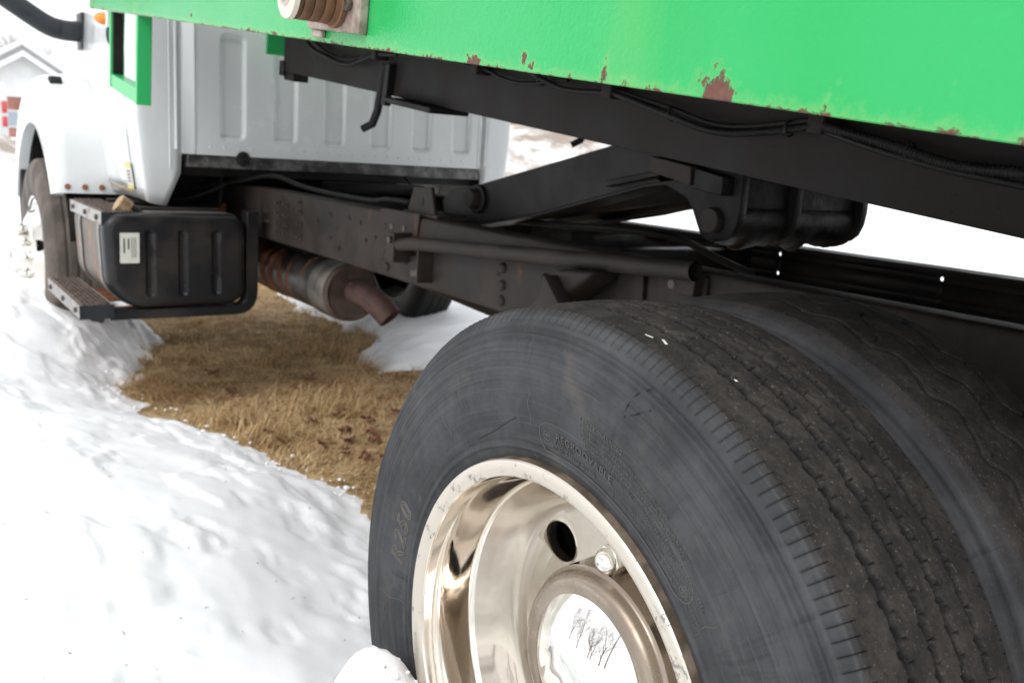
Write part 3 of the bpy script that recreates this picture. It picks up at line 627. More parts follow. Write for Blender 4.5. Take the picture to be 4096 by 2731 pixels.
# rivets and bolts on the near rail (heads face -x)
rivet = MB().lathe([(.001, .0125), (-.003, .0122), (-.0065, .0100), (-.0085, .0060), (-.0092, .0008)], (0, 0, 0), 'x', 14).mesh('rivet')
bolt = nut_mesh('bolt', .0115, .010, 0); sstud = MB().lathe([(.0, .0065), (-.022, .0065), (-.023, .001)], (0, 0, 0), 'x', 8).lathe([(0, .011), (-.010, .011), (-.0105, .005)], (0, 0, 0), 'x', 6).mesh('stud')
dimple = MB().lathe([(0, .0085), (.0012, .0006)], (0, 0, 0), 'x', 12).mesh('bolt_hole')
X0 = .7695
for y_, z_ in ((1.926, .908), (1.923, .865), (1.919, .819), (1.916, .774), (1.236, .864), (1.235, .816), (1.235, .773), (1.042, .862), (1.039, .823), (.906, .897), (1.045, .785), (1.235, .90)):
    obj('rivet', rivet, 'frame_paint', rail, (X0, y_, z_)).scale = (1.3, 1.2, 1.2)
for y_, z_ in ((1.88, .912), (1.841, .851), (1.796, .914), (1.727, .779), (1.677, .786), (.707, .899), (.589, .918), (.529, .918), (.66, .845), (.54, .845)):
    obj('bolt', bolt, 'bolt_steel', rail, (X0, y_, z_))
for y_ in (2.893, 2.805):
    for z_ in (.907, .866, .826, .786): obj('stud', sstud, 'bolt_steel', rail, (X0, y_, z_))
for y_, z_ in ((2.667, .927), (2.666, .894), (2.664, .843), (2.661, .791), (3.02, .865), (3.02, .822)): obj('stud', sstud, 'bolt_steel', rail, (X0, y_, z_))
for y_, z_ in ((2.384, .907), (2.379, .82), (2.221, .909), (2.082, .844), (2.01, .862), (1.258, .846), (2.50, .87), (2.13, .90), (2.30, .79)): obj('bolt_hole', dimple, 'oily_black', rail, (X0 - .0008, y_, z_))
# splice plate, spring shackle bracket, tow plate
obj('splice_plate', MB().prism([(1.965, RT + .004), (1.955, .80), (1.785, .80), (1.735, .86), (1.712, .90), (1.700, RT + .012), (1.955, RT + .008)], 'x', .7625, .7690).mesh('splice_plate', .0015, 1), 'frame_paint', rail)
br = obj('tube_bracket', MB().prism([(1.80, .905), (1.752, .905), (1.748, .812), (1.80, .812)], 'x', .700, .7100).mesh('tube_bracket', .0015, 1), 'frame_paint', rail)
obj('tube_bracket', MB().box(.700, .769, 1.745, 1.752, .812, .905).mesh('tube_bracket2', .001, 1), 'frame_paint', rail)
obj('tube_bracket', MB().prism([(1.745, .835), (1.62, .845), (1.62, .765), (1.745, .765)], 'x', .7600, .7690).mesh('tube_bracket3', .0015, 1), 'frame_paint', rail)
obj('tube_bracket', MB().box(.715, .769, 1.615, 1.622, .765, .875).mesh('tube_bracket4', .001, 1), 'frame_paint', rail)
for y_, z_ in ((1.765, .882), (1.69, .785), (1.645, .79)): obj('bolt', bolt, 'bolt_steel', rail, (.6995 if z_ > .85 else .7595, y_, z_))
tow = MB().prism([(1.842, .966), (1.663, .966), (1.690, 1.052), (1.802, 1.048)], 'x', .795, .807).mesh('lift_plate', .002, 1)
tp = obj('lift_plate', tow, 'frame_paint', rail); obj('eye', MB().lathe([(0, .0135), (.0006, .0006)], (.7935, 1.747, 1.003), 'x', 16).mesh('eye'), 'oily_black', rail)
obj('lift_base', MB().box(.79, .90, 1.64, 1.86, .9575, .970).mesh('lift_base', .002, 1), 'frame_paint', rail)
# open-ended side tube
pth = [(.722, 1.76, .872 - .0065), (.722, 1.655, .8815), (.722, .488, .9605)]
tubeo = MB().tube(pth, .0205, 24, False); tubeo.tube([(.722, .4885, .9605), (.722, .70, .9461)], .0172, 24, False)
tubeo.tube([pth[0], (.722, 1.7605, .8652)], [.0205, .0205], 24, True)
kb = len(tubeo.v)
d_ = Vector((0, -1.167, .079)).normalized()
obj('side_tube', tubeo.mesh('side_tube'), 'frame_paint', T)
obj('tube_clip', MB().prism([(.545, .905), (.50, .905), (.495, .955), (.52, .945), (.545, .948)], 'x', .735, .770).mesh('tube_clip', .002, 1), 'frame_paint', rail)
# spring hangers and suspension
hang = obj('spring_hanger', MB().prism([(.975, .80), (.885, .893), (.865, .915), (.735, .925), (.760, .90), (.845, .845), (.89, .79), (.93, .70), (1.0, .66), (1.02, .70)], 'x', .66, .755).mesh('spring_hanger', .012, 3), 'frame_paint', T)
obj('hanger_web', MB().prism([(.86, .905), (.79, .84), (.84, .70), (.90, .70), (.88, .82)], 'x', .62, .67).mesh('hanger_web', .008, 2), 'frame_paint', hang)
obj('side_plate', MB().prism([(.755, .93), (.672, .935), (.668, .75), (.755, .75)], 'x', .757, .7695).mesh('side_plate', .002, 1), 'frame_paint', rail)
obj('side_plate', MB().prism([(.63, .945), (.487, .945), (.487, .75), (.63, .75)], 'x', .760, .7695).mesh('side_plate2', .002, 1), 'frame_paint', rail)
for sx in (.66, 1.70):
    sp_ = obj('leaf_spring', MB().box(sx, sx + .08, -.75, .90, .60, .612).mesh('leaf_spring', .002, 1), 'frame_paint', T)
    for k in range(1, 7): obj('leaf', MB().box(sx + .002, sx + .078, -.75 + .09 * k, .78 - .09 * k, .60 + .0125 * k, .611 + .0125 * k).mesh('leaf', .002, 1), 'frame_paint', sp_)
axl = obj('axle', MB().lathe([(.55, .06), (.60, .075), (.95, .08), (1.0, .13), (1.08, .20), (1.2, .23), (1.32, .20), (1.40, .13), (1.45, .08), (1.8, .075), (1.85, .06)], (0, .004, .507), 'x', 32, True).mesh('axle'), 'frame_paint', T)
obj('drive_shaft', MB().tube([(1.2, .25, .55), (1.2, 2.9, .68)], .045, 16).mesh('drive_shaft'), 'black_paint', T)
for y_ in (-1.6, -.55, 1.10, 2.15, 3.0):
    obj('crossmember', MB().box(.787, 1.623, y_, y_ + .07, RB + .02, RT - .03).mesh('crossmember', .004, 1), 'black_paint', T)

# ---- hoist -----------------------------------------------------------------
arm_poly = [(1.86, .955), (1.88, 1.00), (1.845, 1.036), (1.66, 1.068), (1.046, 1.206), (.70, 1.285), (.62, 1.25), (.72, 1.142), (.902, 1.116), (1.328, 1.008), (1.60, .955), (1.805, .922)]
arm = obj('hoist_arm', MB().prism(arm_poly, 'x', .950, .962).mesh('hoist_arm', .002, 1), 'black_paint', T)
obj('arm_flange', MB().prism([(1.845, 1.036), (1.66, 1.068), (1.046, 1.206), (.70, 1.285), (.70, 1.277), (1.046, 1.198), (1.66, 1.060), (1.845, 1.028)], 'x', .955, 1.03).mesh('arm_flange', .001, 1), 'black_paint', arm)
obj('arm_flange', MB().prism([(.74, 1.134), (.902, 1.109), (1.328, 1.001), (1.60, .948), (1.805, .915), (1.805, .922), (1.60, .955), (1.328, 1.008), (.902, 1.116), (.74, 1.141)], 'x', .948, 1.05).mesh('arm_flange2', .001, 1), 'black_paint', arm)
obj('pivot_pin', MB().lathe([(.96, .030), (.925, .030), (.921, .027), (.921, .001)], (0, 1.675, 1.024), 'x', 24).mesh('pivot_pin'), 'frame_paint', arm)
obj('pivot_boss', MB().lathe([(.95, .046), (.940, .046), (.938, .043), (.938, .033)], (0, 1.655, 1.024), 'x', 28).mesh('pivot_boss'), 'oily_black', arm)
obj('wear_pad', MB().prism([(1.02, 1.118), (.80, 1.160), (.70, 1.160), (.70, 1.148), (.80, 1.146), (1.02, 1.102)], 'x', .925, .985).mesh('wear_pad', .002, 1), 'oily_black', arm)
arm2 = obj('hoist_arm', MB().prism(arm_poly, 'x', 1.44, 1.452).mesh('hoist_arm2', .002, 1), 'black_paint', T)
obj('pivot_shaft', MB().tube([(.965, 1.675, 1.024), (1.60, 1.675, 1.024)], .035, 20).mesh('pivot_shaft'), 'oily_black', T)
obj('hoist_cylinder', MB().tube([(1.10, 1.62, .995), (1.10, .75, 1.150)], .045, 24).tube([(1.10, .76, 1.149), (1.10, .64, 1.17)], .03, 16).mesh('hoist_cylinder'), 'black_paint', T)
obj('hoist_cylinder', MB().tube([(1.32, 1.62, .995), (1.32, .75, 1.150)], .045, 24).tube([(1.32, .76, 1.149), (1.32, .64, 1.17)], .03, 16).mesh('hoist_cylinder2'), 'black_paint', T)
clev = [(.86, 1.128), (.79, 1.108), (.752, 1.092), (.733, 1.070), (.716, 1.040), (.700, 1.015), (.680, 1.003), (.652, 1.0), (.622, 1.006), (.603, 1.022), (.592, 1.048), (.588, 1.08), (.590, 1.20), (.86, 1.26)]
cv = obj('clevis', MB().prism(clev, 'x', .950, .975).mesh('clevis', .003, 2), 'oily_black', T)
obj('pin', MB().lathe([(.952, .0300), (.936, .0300), (.932, .0270), (.932, .001)], (0, .661, 1.049), 'x', 28).mesh('clevis_pin'), 'frame_paint', cv)
obj('trunnion_block', MB().box(.985, 1.425, .612, .740, 1.04, 1.22).mesh('trunnion_block', .02, 3), 'oily_black', T)
for xx in (1.145, 1.408):
    c2 = obj('clevis', MB().prism(clev, 'x', xx, xx + .024).mesh('clevis2', .003, 2), 'oily_black', T)
    obj('pin', MB().lathe([(xx, .026), (xx - .018, .026), (xx - .02, .001)], (0, .675, 1.071), 'x', 24).mesh('pin2'), 'black_paint', c2)
# greasy trunnion tube with hanging drips
mbv = MB(); nx, nth_ = 60, 36
for i in range(nx + 1):
    xx = .976 + i / nx * .455
    for k in range(nth_):
        t = 2 * math.pi * k / nth_; low = max(0, -math.sin(t)) ** 4
        q = .062 + .006 * math.sin(xx * 37) * low + low * (.004 + .030 * max(0, math.sin(xx * 61 + 1.3) - .72) + .022 * max(0, math.sin(xx * 97) - .8))
        mbv.v.append((xx, .668 + q * math.cos(t), 1.057 + q * math.sin(t)))
mbv.f = [(i * nth_ + k, i * nth_ + (k + 1) % nth_, (i + 1) * nth_ + (k + 1) % nth_, (i + 1) * nth_ + k) for i in range(nx) for k in range(nth_)] + [tuple(range(nth_)), tuple(range(nx * nth_, (nx + 1) * nth_))]
obj('trunnion', mbv.mesh('trunnion'), 'oily_black', T)
obj('rest_pad', MB().prism([(.842, 1.186), (.705, 1.168), (.705, 1.125), (.842, 1.150)], 'x', .905, .949).mesh('rest_pad', .002, 1), 'frame_paint', cv)
obj('rest_pad', MB().prism([(.700, 1.165), (.612, 1.150), (.612, 1.108), (.700, 1.118)], 'x', .912, .949).mesh('rest_pad2', .002, 1), 'oily_black', cv)

# ---- raised bed (built in bed coordinates: x across, s forward, h up) --------
PHI = math.atan(.115); BP = (0, .8, 1.199); BR = (PHI, 0, 0)
def BL(y, z): return ((y - .8) * math.cos(PHI) + (z - 1.199) * math.sin(PHI), -(y - .8) * math.sin(PHI) + (z - 1.199) * math.cos(PHI))
def bed(name, mb, mat, parent=None, bevel=.002, seg=1, me=None):
    if parent is None: return obj(name, me or mb.mesh(name, bevel, seg), mat, T, BP, BR)
    return obj(name, me or mb.mesh(name, bevel, seg), mat, parent)
panel = bed('side_panel', MB().box(.080, .0865, -2.7, 2.275, .142, .76), 'green_paint', bevel=.0015)
panel['label'] = 'bright green steel side panel with rust along its lower edge'
bed('side_panel', MB().box(2.3135, 2.320, -2.7, 2.275, .142, .76), 'green_paint')
bed('bed_floor', MB().box(.088, 2.312, -2.7, 2.26, .305, .312), 'beam_paint')
for k in range(14): bed('bed_crossmember', MB().box(.09, 2.31, -2.5 + .36 * k, -2.44 + .36 * k, .225, .304), 'beam_paint')
beam = bed('bed_beam', MB().box(.770, .850, -2.7, 2.10, 0, .224), 'beam_paint', bevel=.004, seg=2)
beam2 = bed('bed_beam', MB().box(1.550, 1.630, -2.7, 2.10, 0, .224), 'beam_paint', bevel=.004, seg=2)
bed('head_plate', MB().box(.742, 1.66, 2.215, 2.235, .055, .304), 'green_plain')
bed('end_block', MB().box(.765, .86, 2.08, 2.13, -.018, .04).box(.775, .84, 2.0, 2.10, -.032, .0), 'black_paint', beam)
bed('guide_foot', MB().prism([(.80, -.002), (.80, -.020), (1.075, -.020), (1.10, -.008), (1.10, -.002)], 'x', .722, .86), 'black_paint', beam, .003)
for xx, bm_ in ((.752, beam), (1.645, beam2)):
    q = [BL(1.945, 1.425), BL(1.965, 1.36), BL(1.995, 1.28), BL(2.018, 1.238)]
    sg = -1
    bed('hook', MB().tube([(xx, *q[0]), (xx, *q[1]), (xx + .002, *q[2]), (xx - .004, *q[3]), (xx - .030, q[3][0] + .02, q[3][1] - .022)], [.013, .014, .014, .014, .012], 12), 'black_paint', bm_, 0)
    bed('hook_plate', MB().prism([(q[0][0] - .045, q[0][1] + .005), (q[0][0] - .015, q[0][1] + .005), (q[1][0] - .015, q[1][1] - .06), (q[1][0] - .045, q[1][1] - .06)], 'x', xx - .008, xx + .015), 'black_paint', bm_)
# wiring and hydraulic hoses strapped along the beam
def smooth_path(P, k=8):
    P = [np.array(p) for p in P]; P = [2 * P[0] - P[1]] + P + [2 * P[-1] - P[-2]]; o = []
    for i in range(1, len(P) - 2):
        for t in np.linspace(0, 1, k, endpoint=False):
            o.append(tuple(.5 * (2 * P[i] + (P[i + 1] - P[i - 1]) * t + (2 * P[i - 1] - 5 * P[i] + 4 * P[i + 1] - P[i + 2]) * t * t + (3 * P[i] - P[i - 1] - 3 * P[i + 1] + P[i + 2]) * t ** 3)))
    return o + [tuple(P[-2])]
def hose(pts, r=.006, mat='black_rubber', corr=False, name='hose'):
    p = smooth_path(pts, 40 if corr else 8)
    rs = [r * (1 + (.10 if i % 2 else -.10)) for i in range(len(p))] if corr else r
    return obj(name, MB().tube(p, rs, 10).mesh(name), mat, T)
hose([(.745, 2.60, 1.55), (.730, 2.50, 1.505), (.728, 2.36, 1.467), (.730, 2.18, 1.432), (.735, 1.99, 1.455), (.745, 1.85, 1.45)], .008)
hose([(.748, 2.58, 1.56), (.738, 2.40, 1.490), (.736, 2.2, 1.450), (.740, 1.99, 1.463)], .006)
hose([(.745, 1.99, 1.458), (.748, 1.7, 1.435), (.745, 1.37, 1.392), (.735, 1.25, 1.362), (.732, 1.14, 1.345), (.745, .98, 1.350)], .005)
hose([(.748, 1.20, 1.40), (.738, 1.085, 1.358), (.728, .965, 1.327), (.734, .81, 1.317)], .006)
hose([(.735, .81, 1.319), (.720, .62, 1.272), (.716, .475, 1.238), (.718, .355, 1.238), (.730, .245, 1.252)], .007, corr=True)
hose([(.740, .81, 1.325), (.730, .62, 1.285), (.726, .45, 1.248), (.735, .245, 1.262)], .006)
hose([(.732, .245, 1.254), (.722, .10, 1.224), (.716, -.02, 1.196), (.716, -.16, 1.186), (.722, -.4, 1.16), (.735, -.6, 1.16)], .0085, corr=True)
hose([(.738, .245, 1.246), (.728, .10, 1.210), (.722, -.05, 1.182), (.730, -.3, 1.150), (.74, -.6, 1.13)], .006)
for y_, z_ in ((1.978, 1.457), (1.368, 1.392), (.812, 1.322), (.245, 1.256)):
    s_, h_ = BL(y_, z_); bed('hose_clamp', MB().box(.722, .772, s_ - .017, s_ + .017, h_ - .018, h_ + .020), 'beam_paint', beam, .004, 2)
for y_, z_ in ((.60, 1.270), (.30, 1.245), (.06, 1.215), (1.06, 1.352)):
    s_, h_ = BL(y_, z_); bed('cable_tie', MB().lathe([(-.0025, .013), (-.0025, .0145), (.0025, .0145), (.0025, .013)], (.726, s_, h_), 'y', 16), 'black_rubber', beam, 0)
# green hanging loop, amber marker lamp
lp = bed('stake_loop', MB().box(.081, .126, 1.925, 1.945, -.110, .141).box(.081, .126, 1.546, 1.566, -.130, .141).prism([(1.5665, -.128), (1.9245, -.112), (1.9245, -.065), (1.5665, -.078)], 'x', .083, .124), 'green_plain', bevel=.002)
bed('black_strip', MB().box(.088, .120, 1.916, 1.9245, -.063, .141), 'black_rubber', lp)  # thin black strip covering the rear face of the far post
lp['label'] = 'green flat-bar loop hanging below the bed side'
lm = bed('marker_lamp', MB().box(.078, .1145, 1.975, 2.035, .088, .141), 'siding', bevel=.003)
bed('lens', MB().lathe([(0, .021), (-.008, .021), (-.022, .017), (-.031, .009), (-.034, .0005)], (.0775, 2.005, .114), 'x', 24), 'amber_lens', lm, 0)
# side guide roller on its bolted plate
pl = bed('guide_roller', MB().box(.062, .0795, -.085, .140, .164, .36), 'roller_plate', bevel=.002)
pl['label'] = 'rusty stacked guide roller bolted to the green side panel'
RA = (.0, .005, .216)
for k in range(4): bed('roller_disc', MB().lathe([(.040 - .0185 * k, .012), (.040 - .0185 * k, .0405), (.0385 - .0185 * k, .0415), (.0245 - .0185 * k, .0415), (.0230 - .0185 * k, .0405), (.0230 - .0185 * k, .012)], RA, 'x', 40), 'roller_steel', pl, 0)
bed('roller_disc', MB().lathe([(.0605, .012), (.0605, .046), (.0590, .047), (.0520, .047), (.0500, .044), (.0412, .043), (.0410, .012)], RA, 'x', 40), 'roller_steel', pl, 0)
bed('roller_cap', MB().lathe([(-.0335, .002), (-.0345, .014), (-.0345, .040), (-.0330, .0425), (-.0365 + .012, .0435), (-.0340 + .0005, .012)], RA, 'x', 40), 'roller_cap', pl, 0)
bed('washer', MB().lathe([(-.0350, .010), (-.0385, .0205), (-.0350, .0215)], RA, 'x', 28), 'roller_cap', pl, 0)
hexb = nut_mesh('roller_bolt', .0135, .010, 0)
obj('bolt', hexb, 'bolt_steel', pl, (RA[0] - .037, RA[1], RA[2])); obj('bolt', hexb, 'bolt_bright', pl, (.0615, -.045, .212)); obj('bolt', hexb, 'bolt_bright', pl, (.0615, .105, .30))
bed('spacer', MB().box(.070, .0795, .090, .138, .150, .1635), 'roller_plate', pl)

# ---- cab ---------------------------------------------------------------------
PLAN = [(.27, 4.50), (.27, 4.0), (.27, 3.6), (.27, 3.36), (.270, 3.218), (.2715, 3.209), (.276, 3.203), (.284, 3.2005), (.312, 3.200), (.335, 3.200), (.36, 3.200), (.40, 3.200), (.447, 3.200)]
ZB = [.885, .885, .885, .885, .884, .882, .879, .874, .869, .865, .864, .927, 1.000]
ZL = [0, .04, .12, .25, .45, .62, .75, .85, 1.0]
def tumble(z): return float(np.interp(z, [.86, 1.0, 1.2, 1.55, 1.8, 2.25], [.042, .022, .0, .0, .014, .09]))
def cab_shell(plan, zb, ztop, off=0.0):
    V = []; n_ = len(ZL)
    for (x_, y_), z0 in zip(plan, zb):
        k = np.clip((.447 - x_) / .177, 0, 1) ** .6
        for q in ZL:
            z_ = z0 + (ztop - z0) * q; V.append((x_ + tumble(z_) * k - off, y_, z_))
    F = [(i * n_ + j, (i + 1) * n_ + j, (i + 1) * n_ + j + 1, i * n_ + j + 1) for i in range(len(plan) - 1) for j in range(n_ - 1)]
    return V, F
V, F = cab_shell(PLAN, ZB, 2.25); mb = MB().add(V, F)
mb.add([(2.4 - p[0], p[1], p[2]) for p in V], [f[::-1] for f in F])
for sgn in (0, 1):     # bright fold either side of the rear panel
    fx = lambda x_: x_ if not sgn else 2.4 - x_
    mb.add([(fx(.447), 3.200, 1.0), (fx(.452), 3.200, 1.084), (fx(.452), 3.200, 2.25), (fx(.447), 3.200, 2.25)], [(0, 1, 2, 3)])
    mb.add([(fx(.452), 3.200, 1.084), (fx(.462), 3.195, 1.084), (fx(.492), 3.158, 1.084), (fx(.500), 3.154, 1.084), (fx(.500), 3.154, 2.25), (fx(.492), 3.158, 2.25), (fx(.462), 3.195, 2.25), (fx(.452), 3.200, 2.25)], [(0, 1, 6, 7), (1, 2, 5, 6), (2, 3, 4, 5)])
mb.add([(.36, 3.2, 2.25), (2.04, 3.2, 2.25), (2.04, 4.1, 2.30), (.36, 4.1, 2.30)], [(0, 1, 2, 3)])
mb.add([(.36, 4.1, 2.30), (2.04, 4.1, 2.30), (2.1, 4.6, 1.5), (.3, 4.6, 1.5)], [(0, 1, 2, 3)])
cab = obj('cab', mb.mesh('cab', fix=False), 'cab_paint', T); cab['label'] = 'white truck cab with ribbed rear wall'
sm = cab.modifiers.new('thickness', 'SOLIDIFY'); sm.thickness = .004; sm.offset = 0
# ribbed rear wall: pressed pockets
xs = np.linspace(.500, 1.900, 256); zs = np.concatenate([np.arange(1.084, 1.62, .008), np.arange(1.63, 2.26, .06)])
XX, ZZ = np.meshgrid(xs, zs, indexing='ij'); dep = np.zeros_like(XX)
for x0, x1 in ((.604, .707), (.838, .941), (1.071, 1.173), (1.305, 1.408), (1.527, 1.625), (1.752, 1.850)):
    hx, hz = (x1 - x0) / 2, (1.578 - 1.155) / 2; qx = np.abs(XX - (x0 + x1) / 2) - hx + .022; qz = np.abs(ZZ - (1.155 + 1.578) / 2) - hz + .022
    sdf = np.hypot(np.maximum(qx, 0), np.maximum(qz, 0)) + np.minimum(np.maximum(qx, qz), 0) - .022
    dep = np.maximum(dep, sstep(.006, -.010, sdf))
obj('rear_wall', npmesh('rear_wall', np.stack([XX, 3.154 + .018 * dep + 0 * XX, ZZ], -1).reshape(-1, 3), gridfaces(len(xs), len(zs))), 'cab_paint', cab)
rv = MB().lathe([(.001, .006), (-.002, .0055), (-.0035, .001)], (0, 0, 0), 'y', 10).mesh('cab_rivet')
for k in range(22): obj('rivet', rv, 'cab_paint', cab, (.56 + .0595 * k, 3.154, 1.118))
obj('rubber_plug', MB().lathe([(.004, .032), (-.006, .028), (-.012, .004)], (.700, 3.152, 1.075), 'y', 20).mesh('rubber_plug'), 'black_rubber', cab)
# cab sill and floor
obj('cab_sill', MB().box(.47, 1.93, 3.175, 3.25, 1.030, 1.082).mesh('cab_sill', .003, 1), 'sill_grime', T)
obj('cab_floor', MB().box(.36, 2.04, 3.26, 4.3, .99, 1.06).mesh('cab_floor', .004, 1), 'oily_black', T)
obj('engine', MB().box(.62, 1.78, 3.75, 4.5, .55, .985).box(.95, 1.45, 3.1, 3.75, .58, .93).mesh('engine', .03, 2), 'oily_black', T)
obj('side_skirt', MB().box(.46, .70, 3.66, 3.72, .70, 1.0).mesh('side_skirt', .004, 1), 'oily_black', T)
# seam lines: door skin, proud of the side; rear corner cap line
dpl = [(.27, 4.18), (.27, 3.9), (.27, 3.6), (.27, 3.36)]
V, F = cab_shell(dpl, [.925] * 4, 1.76, .006); dm = MB().add(V, F)
door = obj('door', dm.mesh('door', fix=False), 'cab_paint', cab); sm = door.modifiers.new('thickness', 'SOLIDIFY'); sm.thickness = .006; sm.offset = 0
obj('door_handle', MB().tube(smooth_path([(.262, 3.50, 1.60), (.240, 3.49, 1.575), (.238, 3.475, 1.53), (.258, 3.465, 1.50)], 5), .013, 10).mesh('door_handle'), 'black_plastic', door)
def sticker(name, corners, mat, parent): return obj(name, MB().add(corners, [(0, 1, 2, 3)]).mesh(name, fix=False), mat, parent)
stx = lambda z: .27 + tumble(z) - .0105
st = [(stx(.918), 3.455, .918), (stx(.918), 3.338, .918), (stx(1.03), 3.338, 1.03), (stx(1.03), 3.455, 1.03)]
sticker('door_sticker', st, 'sticker_white', door)
for z0, z1, mt in ((1.010, 1.030, 'sticker_yellow'), (.918, .934, 'sticker_yellow')):
    sticker('sticker_band', [(stx(z0) - .001, 3.455, z0), (stx(z0) - .001, 3.338, z0), (stx(z1) - .001, 3.338, z1), (stx(z1) - .001, 3.455, z1)], mt, door)
for z0 in (.948, .962, .976, .990): sticker('sticker_text', [(stx(z0) - .001, 3.425, z0), (stx(z0) - .001, 3.37, z0), (stx(z0) - .001, 3.37, z0 + .006), (stx(z0) - .001, 3.425, z0 + .006)], 'print_dark', door)
obj('sill_trim', MB().box(.300, .306, 3.40, 4.15, .905, .915).mesh('sill_trim', .001, 1), 'brass', cab)
obj('drip_rail', MB().tube([(.430, 3.196, 1.10), (.430, 3.196, 2.2)], .006, 8).mesh('drip_rail'), 'cab_paint', cab)
obj('drip_rail', MB().tube([(1.970, 3.196, 1.10), (1.970, 3.196, 2.2)], .006, 8).mesh('drip_rail'), 'cab_paint', cab)
obj('corner_seam', MB().tube([(.405, 3.1985, 1.02), (.405, 3.1985, 2.2)], .0035, 6).mesh('corner_seam'), 'cab_paint', cab)

# hood with flared fender (swept round the wheel centre)
AL = np.radians(np.linspace(149, 22, 44)); RO = np.interp(np.degrees(AL), [22, 38, 60, 75, 90, 104, 117, 129.6, 140, 149], [.78, .80, .845, .865, .885, .915, .915, .872, .76, .686])
def fender(mirror):
    mb = MB(); C = (4.43, .51); R_ = .075; rowsV = []
    prof = [(.72, 0.0)] + [(.045 + R_ * (1 - math.sin(q)), R_ * .8 * (1 - math.cos(q))) for q in np.linspace(0, math.pi / 2, 8)]
    for x_, ins in prof: rowsV.append([(x_, C[0] + max(r - ins * sstep(.66, .74, r), .668) * math.cos(a), C[1] + max(r - ins * sstep(.66, .74, r), .668) * math.sin(a)) for a, r in zip(AL, RO)])
    rowsV.append([(.045, C[0] + .672 * math.cos(a), C[1] + .672 * math.sin(a)) for a in AL]); rowsV.append([(.050, C[0] + .662 * math.cos(a), C[1] + .662 * math.sin(a)) for a in AL]); rowsV.append([(.10, C[0] + .660 * math.cos(a), C[1] + .660 * math.sin(a)) for a in AL])
    n_ = len(AL); V = [(p if not mirror else (2.4 - p[0], p[1], p[2])) for r in rowsV for p in r]
    F = [(i * n_ + k, i * n_ + k + 1, (i + 1) * n_ + k + 1, (i + 1) * n_ + k) for i in range(len(rowsV) - 1) for k in range(n_ - 1)]
    return mb.add(V, F)
hood = obj('hood', MB().prism([(.30, 1.15), (.30, 1.40), (.36, 1.47), (.55, 1.52), (1.2, 1.55), (1.85, 1.52), (2.04, 1.47), (2.10, 1.40), (2.10, 1.15)], 'y', 4.30, 5.7).mesh('hood', .04, 3), 'cab_paint', T)
obj('cowl', MB().prism([(4.06, 1.10), (4.06, 1.46), (4.32, 1.50), (4.32, 1.10)], 'x', .285, 2.115).mesh('cowl', .02, 3), 'cab_paint', hood)
for mir in (0, 1):
    fe = obj('fender', fender(mir).mesh('fender'), 'cab_paint', hood)
AR = [(4.43 + .655 * math.cos(a), .51 + .655 * math.sin(a)) for a in np.radians(np.linspace(168, 10, 30))]
for x0, x1 in ((.11, .58), (1.82, 2.29)):
    mb = MB(); nA = len(AR); mb.add([(x0, *p) for p in AR] + [(x1, *p) for p in AR], [(k, k + 1, nA + k + 1, nA + k) for k in range(nA - 1)])
    xi = x1 if x0 < 1 else x0
    mb.add([(xi, *p) for p in AR] + [(xi, 4.43, .5)], [(k, k + 1, nA) for k in range(nA - 1)])
    obj('wheel_arch', mb.mesh('wheel_arch'), 'oily_black', hood)
fb = MB().lathe([(.001, .0135), (-.004, .0125), (-.006, .001)], (0, 0, 0), 'y', 14).mesh('fender_bolt')
for x_ in (.115, .189, .262): obj('bolt', fb, 'rust', hood, (x_, 3.8385, .893))
obj('hood_latch', MB().prism([(4.085, 1.350), (4.075, 1.372), (4.095, 1.392), (4.16, 1.392), (4.16, 1.35)], 'x', .095, .148).mesh('hood_latch', .008, 2), 'black_rubber', hood)
obj('mud_guard', MB().prism([(4.88, .62), (4.96, .95), (5.08, .93), (5.02, .60)], 'x', .06, .40).mesh('mud_guard', .01, 2), 'black_rubber', hood)
# mirror arm
pth = smooth_path([(.255, 4.24, 1.618), (.19, 4.235, 1.616), (.12, 4.225, 1.628), (.03, 4.22, 1.676), (-.12, 4.21, 1.770), (-.34, 4.20, 1.92)], 6)
ma = obj('mirror_arm', MB().tube(pth, .048, 16).mesh('mirror_arm'), 'black_plastic', T)
obj('mirror_bracket', MB().box(.2545, .272, 4.18, 4.30, 1.535, 1.705).box(.17, .256, 4.18, 4.189, 1.58, 1.65).mesh('mirror_bracket', .006, 2), 'black_plastic', ma)
obj('mirror_head', MB().box(-.52, -.28, 4.20, 4.30, 1.80, 2.3).mesh('mirror_head', .03, 3), 'black_plastic', ma)

# ---- fuel tank, steps ----------------------------------------------------------
def rounded(poly, rr, k=8):
    o = []; n_ = len(poly)
    for i in range(n_):
        p0, p1, p2 = np.array(poly[i - 1]), np.array(poly[i]), np.array(poly[(i + 1) % n_]); r_ = rr[i]
        a = p1 + (p0 - p1) / np.linalg.norm(p0 - p1) * r_; c = p1 + (p2 - p1) / np.linalg.norm(p2 - p1) * r_
        for t in np.linspace(0, 1, k): o.append(tuple((1 - t) ** 2 * a + 2 * t * (1 - t) * p1 + t * t * c))
    return o
TO = rounded([(.095, .845), (.665, .845), (.668, .468), (.205, .462), (.110, .545)], [.085, .075, .085, .06, .05], 12)
_p = np.array(TO + TO[:1]); _s = np.concatenate([[0], np.cumsum(np.hypot(*np.diff(_p, axis=0).T))]); _q = np.linspace(0, _s[-1], 200, endpoint=False)
TO = [(float(a), float(b_)) for a, b_ in zip(np.interp(_q, _s, _p[:, 0]), np.interp(_q, _s, _p[:, 1]))]
def offs(poly, d):
    c = np.mean(poly, 0); return [tuple(np.array(p) + (np.array(p) - c) / np.linalg.norm(np.array(p) - c) * d) for p in poly]
